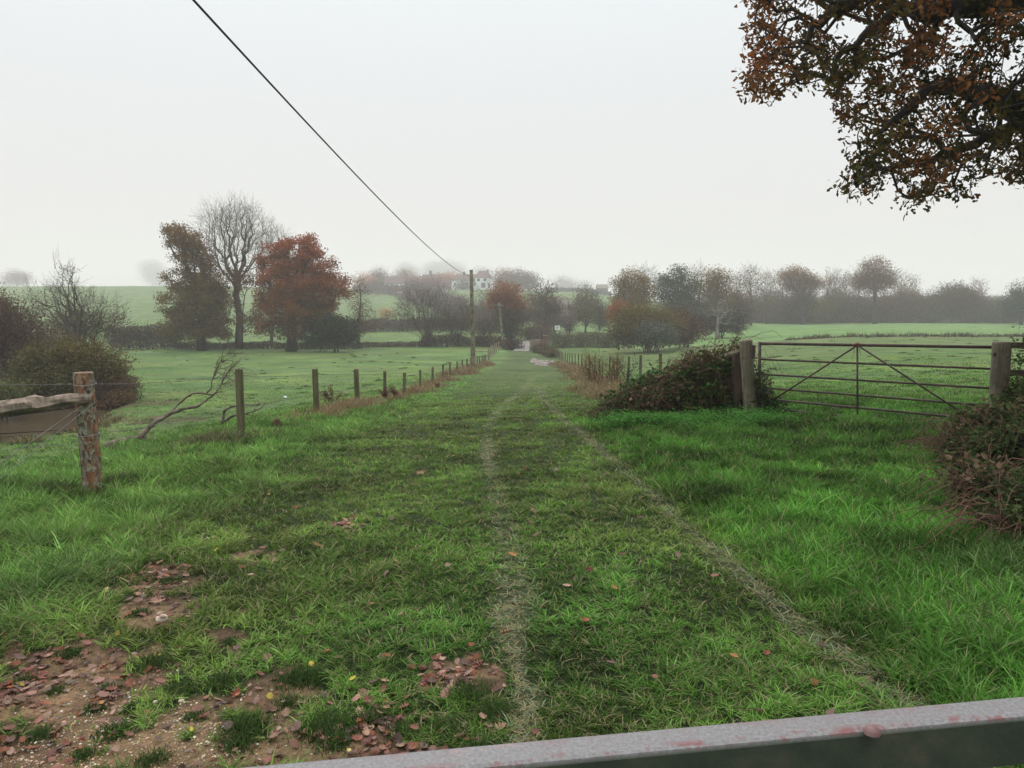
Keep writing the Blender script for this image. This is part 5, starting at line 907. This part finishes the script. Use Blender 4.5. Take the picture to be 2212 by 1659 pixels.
railgate("timber_railing", "pale timber railings right of the dark clipped bush", 1233, 1252, 128, 1.3, 2, 'rail')
railgate("timber_railing", "pale timber gate right of the white sign", 1211, 1227, 128, 1.3, 3, 'rail')
tree("clipped_bush", "dark clipped bush between the pale gate and the railings", "bush", 1230, 129, [(1230, 707, 9, 9)], DKG, PURP, lam=2.6, natt=50, rtrunk=.08, stems=3, leaf=.22)
for k, X_ in enumerate((1060, 1064, 1068, 1072, 1077)):
    d_ = 84 + k * 4; b = at(X_, d_); e = empty("fence_post", b, "pale thin fence post, number %s of five nearing the leaning pole" % ("one", "two", "three", "four", "five")[k], "post", "pale posts by the leaning pole"); post(b, 1.25, .07, e, 'rail', sides=7)
b = at(1204, 127); e = empty("notice_board", b, "white notice board on dark legs beyond the bridge", "sign"); pw = 11 / FPX * 127
c = P(1204, 708, 127); MB().box(c, (pw, .06, pw * .85)).build("board", M['white'], e)
MB().box(c + np.array([.0, -.035, .02]), (pw * .34, .01, pw * .18)).build("emblem", M['glass'], e)
MB().box(c + np.array([.0, -.035, -.18]), (pw * .5, .01, pw * .05)).build("lettering", M['glass'], e)
for s_ in (-.38, .38): MB().box((c[0] + s_ * pw, c[1] + .06, (c[2] + b[2]) / 2 - .2), (.09, .06, c[2] - b[2] + .5)).build("leg", M['dkwood'], e)
# small white scrap in the left field
p = onground(616, 860); mb = MB(); pebbles(np.array([[p[0], p[1]]]), np.array([.1]), [(1, 1, 1)], mb, .9); tag(mb.build("white_scrap", M['white']), "small crumpled white scrap lying in the left field beyond the fence", "litter")

# ------------------------------------------------------------------ fallen branches by the left fence
def limb(mb, pts, r0, r1, n=7, jit=.15, subdiv=5, wob=.012):
    pts = np.array(pts); k = len(pts); t = np.linspace(0, k - 1, (k - 1) * subdiv + 1)
    q = np.stack([np.interp(t, range(k), pts[:, a]) for a in range(3)], 1); q[1:-1] = (q[:-2] + 2 * q[1:-1] + q[2:]) / 4; q += rs.normal(0, wob, q.shape) * .6
    mb.tube(q, np.linspace(r0, r1, len(q)), n, jit=jit); return q
fbr = empty("fallen_branch", onground(320, 960), "long forked fallen branch with bare twigs propped above the left bank", "branch")
D0 = 13.0
def F(X, Y, dd=0.): return P(X, Y, D0 + dd)
mb = MB(); limb(mb, [F(225, 968, -.3), F(255, 955, -.1), F(290, 948), F(318, 948, .1), F(336, 951, .2)], .075, .045, 9, .2)
limb(mb, [F(300, 948), F(320, 925, .1), F(345, 905, .2), F(370, 893, .3), F(400, 882, .4), F(425, 878, .5)], .048, .026, 8)
limb(mb, [F(425, 878, .5), F(450, 862, .6), F(465, 850, .6), F(478, 830, .7), F(486, 812, .7), F(495, 800, .7)], .022, .006, 6)
limb(mb, [F(366, 895, .3), F(378, 880, .4), F(395, 862, .5), F(420, 848, .6), F(448, 850, .6), F(460, 852, .6)], .026, .012, 6)
limb(mb, [F(448, 850, .6), F(457, 835, .7), F(458, 820, .7), F(465, 800, .8), F(478, 782, .8), F(490, 764, .8)], .016, .005, 6)
mb.build("bough", M['deadwood'], fbr, smooth=True)
mb = MB()
tips = [(495, 800), (490, 764), (478, 830), (465, 850), (486, 812), (478, 782), (465, 800), (458, 820)]
for (X, Y) in tips:
    for _ in range(6):
        a = F(X, Y, .7); L_ = rs.uniform(.15, .5); th = rs.uniform(-.6, 1.5); d = np.array([math.cos(th), rs.normal(0, .4), math.sin(th)]) * L_; m1 = a + d * .5 + rs.normal(0, .05, 3); e2_ = a + d + rs.normal(0, .06, 3)
        limb(mb, [a, m1, e2_], .006, .002, 4, subdiv=3, wob=.01); limb(mb, [m1, m1 + rs.normal(0, .1, 3) + np.array([.05, 0, .04])], .004, .0015, 4, subdiv=2)
limb(mb, [F(478, 830, .7), F(495, 832, .7), F(508, 838, .8)], .008, .003, 5); limb(mb, [F(486, 800, .7), F(520, 795, .8), F(545, 800, 1), F(562, 822, 1)], .006, .002, 4)
mb.build("twigs", M['deadwood'], fbr)
fb2 = empty("fallen_branch", onground(505, 915), "second smaller fallen branch behind the nearest round fence post", "branch"); mb = MB(); D0 = 14.2
limb(mb, [F(480, 915), F(482, 892), F(495, 880), F(515, 876), F(560, 874)], .03, .012, 7); limb(mb, [F(482, 910), F(505, 898), F(530, 893), F(560, 885), F(572, 872)], .028, .008, 7); limb(mb, [F(530, 893), F(548, 900), F(562, 896), F(570, 888)], .01, .004, 5)
limb(mb, [F(548, 888), F(560, 870), F(556, 862)], .008, .003, 5); mb.build("bough", M['deadwood'], fb2, smooth=True)

# ------------------------------------------------------------------ near brambles, saplings, docks
def bramble(name, label, lobes, d_, nleaf, lsize, nstem, A, B, arch=.8, mix=.5, stemr=.004, solidn=0):
    W = wl(lobes, d_); zlo = min(l[2] - l[5] for l in W); zhi = max(l[2] + l[5] for l in W); xs = np.mean([l[0] for l in W]); e = empty(name, (xs, d_, float(G(xs, d_))), label, "bush"); SEED[0] += 1
    cen = lobe_pts(W, 420, .3); cen = cen[cen[:, 2] > G(cen[:, 0], cen[:, 1]) - .02]; mb = MB(); n_ = nleaf
    ci = rs.randint(0, len(cen), n_); p = cen[ci] + rs.normal(0, .07, (n_, 3)); gz_ = G(p[:, 0], p[:, 1]); p[:, 2] = np.where(p[:, 2] < gz_ + .02, gz_ + .02 + .22 * rs.rand(n_), p[:, 2])
    a = rs.normal(0, 1, (n_, 3)); a[:, 2] *= .6; a /= np.linalg.norm(a, axis=1)[:, None]; up = np.array([[0, 0, 1.]]) + rs.normal(0, .55, (n_, 3)); b = np.cross(a, up); b /= np.linalg.norm(b, axis=1)[:, None]; nr_ = np.cross(a, b)
    l = lsize * (.5 + .9 * rs.rand(n_))[:, None]; V = np.stack([p, p + a * l * .35 + b * l * .33 + nr_ * l * .08, p + a * l * .75 + b * l * .24 + nr_ * l * .04, p + a * l - nr_ * l * .12, p + a * l * .75 - b * l * .24 + nr_ * l * .04, p + a * l * .35 - b * l * .33 + nr_ * l * .08], 1).reshape(-1, 3)
    k = np.arange(n_)[:, None] * 6; Q = np.concatenate([k + np.array([[0, 1, 2, 3]]), k + np.array([[0, 3, 4, 5]])]); cf = colfn(A, B, zlo, zhi, .4, var=.5, sc_=1.6, seed=SEED[0] % 40, rnd=.35); c_ = cf(p, ci)
    dead = rs.rand(n_) < mix * sst(.42, .62, fbm(p[:, 0] * 1.4, p[:, 2] * 1.8 + p[:, 1], 55)); c_ = np.where(dead[:, None], np.array([.13, .088, .055]) * (.5 + .9 * rs.rand(n_))[:, None], c_)
    mb.add(V, Q, C=np.repeat(c_, 6, 0)); mb.build("leaves", M['leaf'], e)
    mb = MB()
    for s_ in range(nstem):
        l_ = W[rs.randint(len(W))]; x0 = l_[0] + rs.normal(0, l_[3] * .5); y0 = l_[1] + rs.normal(0, l_[4] * .4); a_ = rs.uniform(0, 6.28); r_ = rs.uniform(.3, 1.) * arch; hh = rs.uniform(.4, 1.) * (l_[2] + l_[5] - float(G(x0, y0)))
        t = np.linspace(0, 1, 7); px = x0 + math.cos(a_) * r_ * t; py = y0 + math.sin(a_) * r_ * t * .7; pz = G(px, py) * t + float(G(x0, y0)) * (1 - t) + hh * np.sin(t * 2.6) * 1.02 + rs.normal(0, .02, 7); q = np.column_stack([px, py, pz]); rr_ = stemr * (.6 + .8 * rs.rand()) * np.linspace(1.2, .5, 7)
        mb.segs(q[:-1], q[1:], rr_[:-1], rr_[1:], 4)
    mb.build("stems", M['stem'], e); return e, W
bramble("bramble_mound", "tall bramble mound with green leaves and red-brown stems against the leaning gatepost", [(1575, 780, 34, 42), (1545, 800, 50, 40), (1500, 830, 70, 50), (1560, 850, 60, 50), (1440, 862, 80, 32), (1370, 875, 60, 22), (1600, 860, 30, 50), (1515, 770, 20, 14), (1310, 888, 26, 12)], 13.2, 13500, .068, 700, (.022, .044, .012), (.05, .10, .022), mix=.6)
bramble("ivy_clump", "dark ivy climbing round the foot of the leaning gatepost and latch stile", [(1646, 862, 16, 36), (1636, 820, 8, 24), (1665, 882, 22, 12)], 12.5, 1300, .055, 50, (.018, .035, .014), (.04, .07, .025), arch=.4, mix=.4)
bramble("leafy_shrub", "dark green leafy shoots along the low shoulder of the bramble mound", [(1425, 820, 34, 16), (1400, 838, 50, 14), (1340, 868, 30, 12), (1370, 855, 30, 12)], 13.6, 3000, .07, 50, (.02, .055, .018), (.04, .10, .03), arch=.4, mix=.1)
bramble("bramble_bush", "brown and green bramble bush filling the right frame edge", [(2185, 920, 66, 44, .6), (2125, 930, 60, 36, .5), (2105, 985, 52, 44, -.2), (2180, 1000, 70, 60, -.7), (2150, 1060, 56, 44, -2.1), (2225, 1090, 50, 60, -2.5), (2110, 1030, 44, 40, -1.5), (2270, 980, 70, 80, -.8), (2075, 920, 26, 18, .6), (2180, 1120, 46, 44, -2.7), (2240, 1150, 50, 50, -2.9), (2060, 960, 22, 16, .3)], 7.6, 19000, .05, 620, (.022, .036, .012), (.06, .085, .025), arch=.75, mix=.45, stemr=.0035)
bramble("bramble_bush", "leafy green bramble climbing the rails behind the hinge gatepost", [(2205, 760, 16, 30), (2200, 830, 16, 30), (2215, 870, 50, 40), (2212, 726, 8, 8), (2180, 870, 24, 20)], 10.7, 1500, .06, 50, (.03, .06, .016), (.09, .12, .03), arch=.4, mix=.2)
mb = MB()
for _ in range(46):
    if rs.rand() < .6: X = rs.uniform(1400, 1600); a = P(X, np.interp(X, [1400, 1500, 1600], [835, 790, 745]) + rs.uniform(0, 30), 13.1 + rs.normal(0, .3)); L_ = rs.uniform(.25, .7)
    else: X = rs.uniform(2070, 2215); a = P(X, np.interp(X, [2070, 2215], [950, 880]) + rs.uniform(0, 60), 7.4 + rs.normal(0, .3)); L_ = rs.uniform(.15, .4)
    th = rs.uniform(0, math.pi); d = np.array([math.cos(th), rs.normal(0, .4), abs(math.sin(th)) * .7 + .2]) * L_; limb(mb, [a, a + d * .6, a + d + np.array([0, 0, -.15 * L_]), a + d * 1.3 + np.array([0, 0, -.5 * L_])], .005, .002, 4, subdiv=3)
tag(mb.build("bramble_canes", M['stem']), "loose bramble canes arching out of the bramble mounds", "canes", kind="stuff")
# arching cane of the right bramble
D0 = 6.3; mb = MB(); limb(mb, [F(2050, 1180, -.6), F(2052, 1140, -.4), F(2070, 1095), F(2120, 1062), F(2150, 1062, .1), F(2210, 1085, .2), F(2260, 1120, .3)], .006, .0045, 6, .1); tag(mb.build("bramble_cane", M['stem'], smooth=True), "single red-brown bramble cane arching over grass at the right edge", "cane")
mb = MB()
for _ in range(60):
    X = rs.uniform(2080, 2215); Y = rs.uniform(1000, 1180); a = P(X, Y, 6.6 + rs.rand() * .8); d = rs.normal(0, 1, 3) * np.array([.12, .08, .16]); limb(mb, [a, a + d, a + d * 2 + np.array([0, 0, -.05])], .0028, .0015, 4, subdiv=3)
tag(mb.build("dead_stems", M['rail']), "pale dead stems tangled in front of the right hand brambles", "stems", kind="stuff")
for lab, lb, d_ in (("bare reddish sapling shrub, left of the pair by the right fence", [(1282, 795, 28, 30), (1270, 778, 18, 18)], 27), ("bare reddish sapling shrub with a few yellow leaves, right of the pair", [(1325, 798, 26, 28), (1338, 785, 18, 18)], 26)):
    tree("sapling_shrub", lab, "bush", lb[0][0], d_, lb, (.2, .12, .05), (.35, .24, .05), lam=.10, natt=110, rtrunk=.03, rt=.004, twigs=2, twl=.3, twr=.003, bark='stem', stems=10, trunkfrac=.15, bf=.8, leaf=.06)
tree("sapling_shrub", "small dark thorn sapling standing against the fence, right of the shrubs", "bush", 1356, 24, [(1358, 798, 22, 24)], BRN, BRN, lam=.05, natt=70, rtrunk=.035, rt=.004, twigs=2, twl=.3, twr=.0035, bark='darkbark', stems=1, trunkfrac=.5, leaf=.06)
for X, Yt, d_, lab in ((718, 836, 17.5, "brown seeded dock stalks between the second and third fence posts"), (835, 838, 22, "dark seeded dock stalks at the fourth fence post"), (856, 835, 23, "upright seeded dock stalk right of the fourth fence post"), (597, 912, 14, "dark nettle clump right of the nearest round fence post"), (946, 830, 31, "dark dead bramble clump low in the fence")):
    b = at(X, d_); h = P(X, Yt, d_)[2] - b[2]; e = empty("dock_plant", b, lab, "plant"); mb = MB(); mc = MB()
    for _ in range(9):
        th = rs.normal(-.1, .22); q = limb(mb, [b + np.array([rs.normal(0, .08), rs.normal(0, .05), 0]), b + np.array([th * h * .5, rs.normal(0, .05), h * .55]), b + np.array([th * h, rs.normal(0, .08), h * rs.uniform(.7, 1.05)])], .005, .003, 4, subdiv=3)
        cen = q[len(q) // 2:]; leaves(mc, cen, 90, .028, .03, lambda p, ci: np.array([.12, .055, .045]) * (.6 + .8 * rs.rand(len(p)))[:, None])
    mb.build("stalks", M['stem'], e); mc.build("seed_heads", M['leaf'], e)

# ------------------------------------------------------------------ big oak overhead at the right
OUT = np.array([(1608, -20), (1598, 60), (1612, 110), (1610, 160), (1612, 190), (1650, 218), (1690, 200), (1738, 186), (1770, 165), (1795, 190), (1802, 235), (1808, 275), (1832, 300), (1842, 335), (1822, 362), (1805, 395), (1830, 410), (1880, 414), (1950, 400), (1990, 398), (1968, 420), (1945, 438), (1962, 452), (1988, 436), (2020, 410), (2050, 400), (2070, 425), (2090, 424), (2110, 398), (2150, 372), (2212, 388), (2700, 430), (3350, 300), (3600, -500), (3100, -1300), (2300, -1500), (1800, -900), (1600, -250)], float)
HOLES = [(1785, 42, 13), (1825, 62, 26), (1850, 45, 14), (1950, 62, 22), (1975, 30, 10), (2175, 130, 20), (2160, 165, 14), (2099, 290, 20), (1748, 125, 11), (1985, 190, 11), (1840, 195, 9), (1890, 140, 10), (1700, 52, 10), (2065, 95, 8), (1940, 235, 8), (1905, 255, 8), (2010, 330, 9), (1955, 330, 8), (2060, 380, 12), (2190, 330, 10), (1925, 150, 12), (2120, 230, 8)]
def inpoly(px, py, Pg):
    c = np.zeros(len(px), bool); j = len(Pg) - 1
    for i in range(len(Pg)):
        xi, yi = Pg[i]; xj, yj = Pg[j]; c ^= ((yi > py) != (yj > py)) & (px < (xj - xi) * (py - yi) / (yj - yi + 1e-9) + xi); j = i
    return c
n = 13000; X = rs.uniform(1590, 3600, n); Y = rs.uniform(-1500, 460, n); inside = inpoly(X, Y, OUT)
for hx_, hy_, hr_ in HOLES: inside &= ((X - hx_) ** 2 + (Y - hy_) ** 2) > (1.3 * hr_) ** 2
X = np.concatenate([X, 1950 + 70 * rs.rand(14)]); Y = np.concatenate([Y, 0 * rs.rand(14)]); Y[n:] = 440 - (X[n:] - 1950) * .72 + rs.normal(0, 4, 14); inside = np.concatenate([inside, np.ones(14, bool)])
yspur = len(X)
inside &= (X < 2400) | (rs.rand(yspur) < .35); inside &= (Y > -300) | (rs.rand(yspur) < .35); X = X[inside]; Y = Y[inside]
yd = 9.2 + rs.uniform(-1.6, 1.6, len(X)) + np.clip((X - 2212) / 600, 0, 2) * rs.uniform(-1.2, 1.6, len(X)); pts = np.array([P(a, b_, c_) for a, b_, c_ in zip(X, Y, yd)])
tb = np.array([11.6, 10.2, float(G(11.6, 10.2))]); oak = empty("oak_tree", tb, "big near oak whose brown-green leafy boughs overhang the top right corner", "tree")
root = np.array([tb + np.array([-.25 * t ** 2 * 3, 0, 6.2 * t]) for t in np.linspace(0, 1, 6)]); rt2 = root.copy(); rt2[0, 2] -= .4
mbT = MB(); mbB = MB(); mbL = MB(); mbT.tube(rt2, [.62, .46, .42, .4, .37, .33], 16, jit=.08)
LIMBS = [[root[3], P(2700, 210, 9.6), P(2400, 235, 9.5), P(2212, 236, 9.4), P(2140, 205, 9.3), P(2060, 178, 9.2), P(1980, 215, 9.1), P(1900, 285, 9.)], [root[4], P(2600, -60, 9.4), P(2300, -20, 9.2), P(2100, 8, 9.), P(2010, 30, 9.), P(1950, 18, 9.), P(1890, 60, 9.), P(1800, 130, 8.9)], [root[4], P(2500, -300, 9.), P(2150, -200, 8.8), P(1900, -40, 8.6), P(1800, 25, 8.6), P(1720, 100, 8.6)], [root[3], P(2700, 320, 10), P(2400, 330, 10), P(2212, 268, 9.9), P(2150, 290, 9.9), P(2050, 330, 9.8), P(1980, 350, 9.8)], [root[5], root[5] + [0, 0, 2], root[5] + [.3, .5, 4]], [root[4], root[4] + [2.5, 1, 1.5], root[4] + [4.5, 1.5, 2.2]]]
own = np.argmin(np.stack([np.min(np.linalg.norm(pts[:, None] - np.array(L_)[None, 1:], axis=2), 1) for L_ in LIMBS]), 0)
for k, L_ in enumerate(LIMBS):
    L_ = np.array(L_); t = np.linspace(0, len(L_) - 1, (len(L_) - 1) * 4 + 1); q = np.stack([np.interp(t, range(len(L_)), L_[:, a]) for a in range(3)], 1); q[1:-1] = (q[:-2] + 2 * q[1:-1] + q[2:]) / 4; q += rs.normal(0, .025, q.shape)
    mbT.tube(q, np.linspace((.24, .20, .16, .17, .25, .2)[k], .028, len(q)), 9, jit=.12)
    nd, pr = grow(q, pts[own == k], .25, .12); rad_, ch = radii(nd, pr, .0062, .12, 2.2); i = np.arange(len(q), len(nd)); rad_ = np.minimum(rad_, .05); mbB.segs(nd[pr[i]], nd[i], np.minimum(rad_[pr[i]], rad_[i] * 1.3), rad_[i], 5)
dd = pts[:, None]
def oakcol(p, ci):
    f = fbm(p[:, 0] * .9 + p[:, 1] * .4, p[:, 2] * .9 + 3, 66); X_, Y_ = project(p[:, 0], p[:, 1], p[:, 2]); c = lerp(c3(.06, .056, .014), c3(.20, .082, .03), sst(.45, .66, f)); edge = sst(1760, 1600, X_) if False else 1 - sst(1600, 1800, X_)
    c = lerp(c, c3(.24, .075, .03), edge * .45); c = lerp(c, c3(.12, .13, .03), sst(.6, .75, fbm(p[:, 0] * .7, p[:, 2] * .7, 12)) * .8); return c * (.55 + .9 * rs.rand(len(p)))[:, None]
inf = (project(pts[:, 0], pts[:, 1], pts[:, 2])[0] < 2500)
def oakleaves(mb, cen, n_, size):
    ci = rs.randint(0, len(cen), n_); p = cen[ci] + np.clip(rs.normal(0, .062, (n_, 3)), -.12, .12); a = rs.normal(0, 1, (n_, 3)) + np.array([0, 0, -.3]); a /= np.linalg.norm(a, axis=1)[:, None]; b = np.cross(a, rs.normal(0, 1, (n_, 3))); b /= np.linalg.norm(b, axis=1)[:, None]; nr_ = np.cross(a, b); l = size * (.6 + .7 * rs.rand(n_))[:, None]
    V = np.stack([p, p + a * l * .3 + b * l * .17, p + a * l * .42 + b * l * .10, p + a * l * .68 + b * l * .26 - nr_ * l * .05, p + a * l - nr_ * l * .14, p + a * l * .68 - b * l * .26 - nr_ * l * .05, p + a * l * .42 - b * l * .10, p + a * l * .3 - b * l * .17], 1).reshape(-1, 3); k = np.arange(n_)[:, None] * 8
    mb.add(V, np.concatenate([k + np.array([[0, 1, 2, 6]]), k + np.array([[0, 6, 7, 7]])[:, :4] * 0 + np.array([[2, 3, 5, 6]])]), np.concatenate([k + np.array([[0, 6, 7]]), k + np.array([[3, 4, 5]])]), np.repeat(oakcol(p, ci), 8, 0))
oakleaves(mbL, pts[inf], 42000, .078); oakleaves(mbL, pts[~inf], 14000, .16)
mbT.build("trunk", M['darkbark'], oak, smooth=True); mbB.build("branches", M['darkbark'], oak); mbL.build("crown", M['leaf'], oak)

# ------------------------------------------------------------------ haze
m, n, o = mat("haze_air"); v = node(n, "ShaderNodeVolumePrincipled", inp={"Color": (.955, .94, .94, 1), "Density": .00085, "Anisotropy": .15}); n.links.new(v.outputs[0], o.inputs["Volume"])
mb = MB(); mb.box((0, 900, 6), (3400, 2100, 110)); hz = mb.build("haze", m); tag(hz, kind="stuff", label="thin even autumn mist over the whole valley")
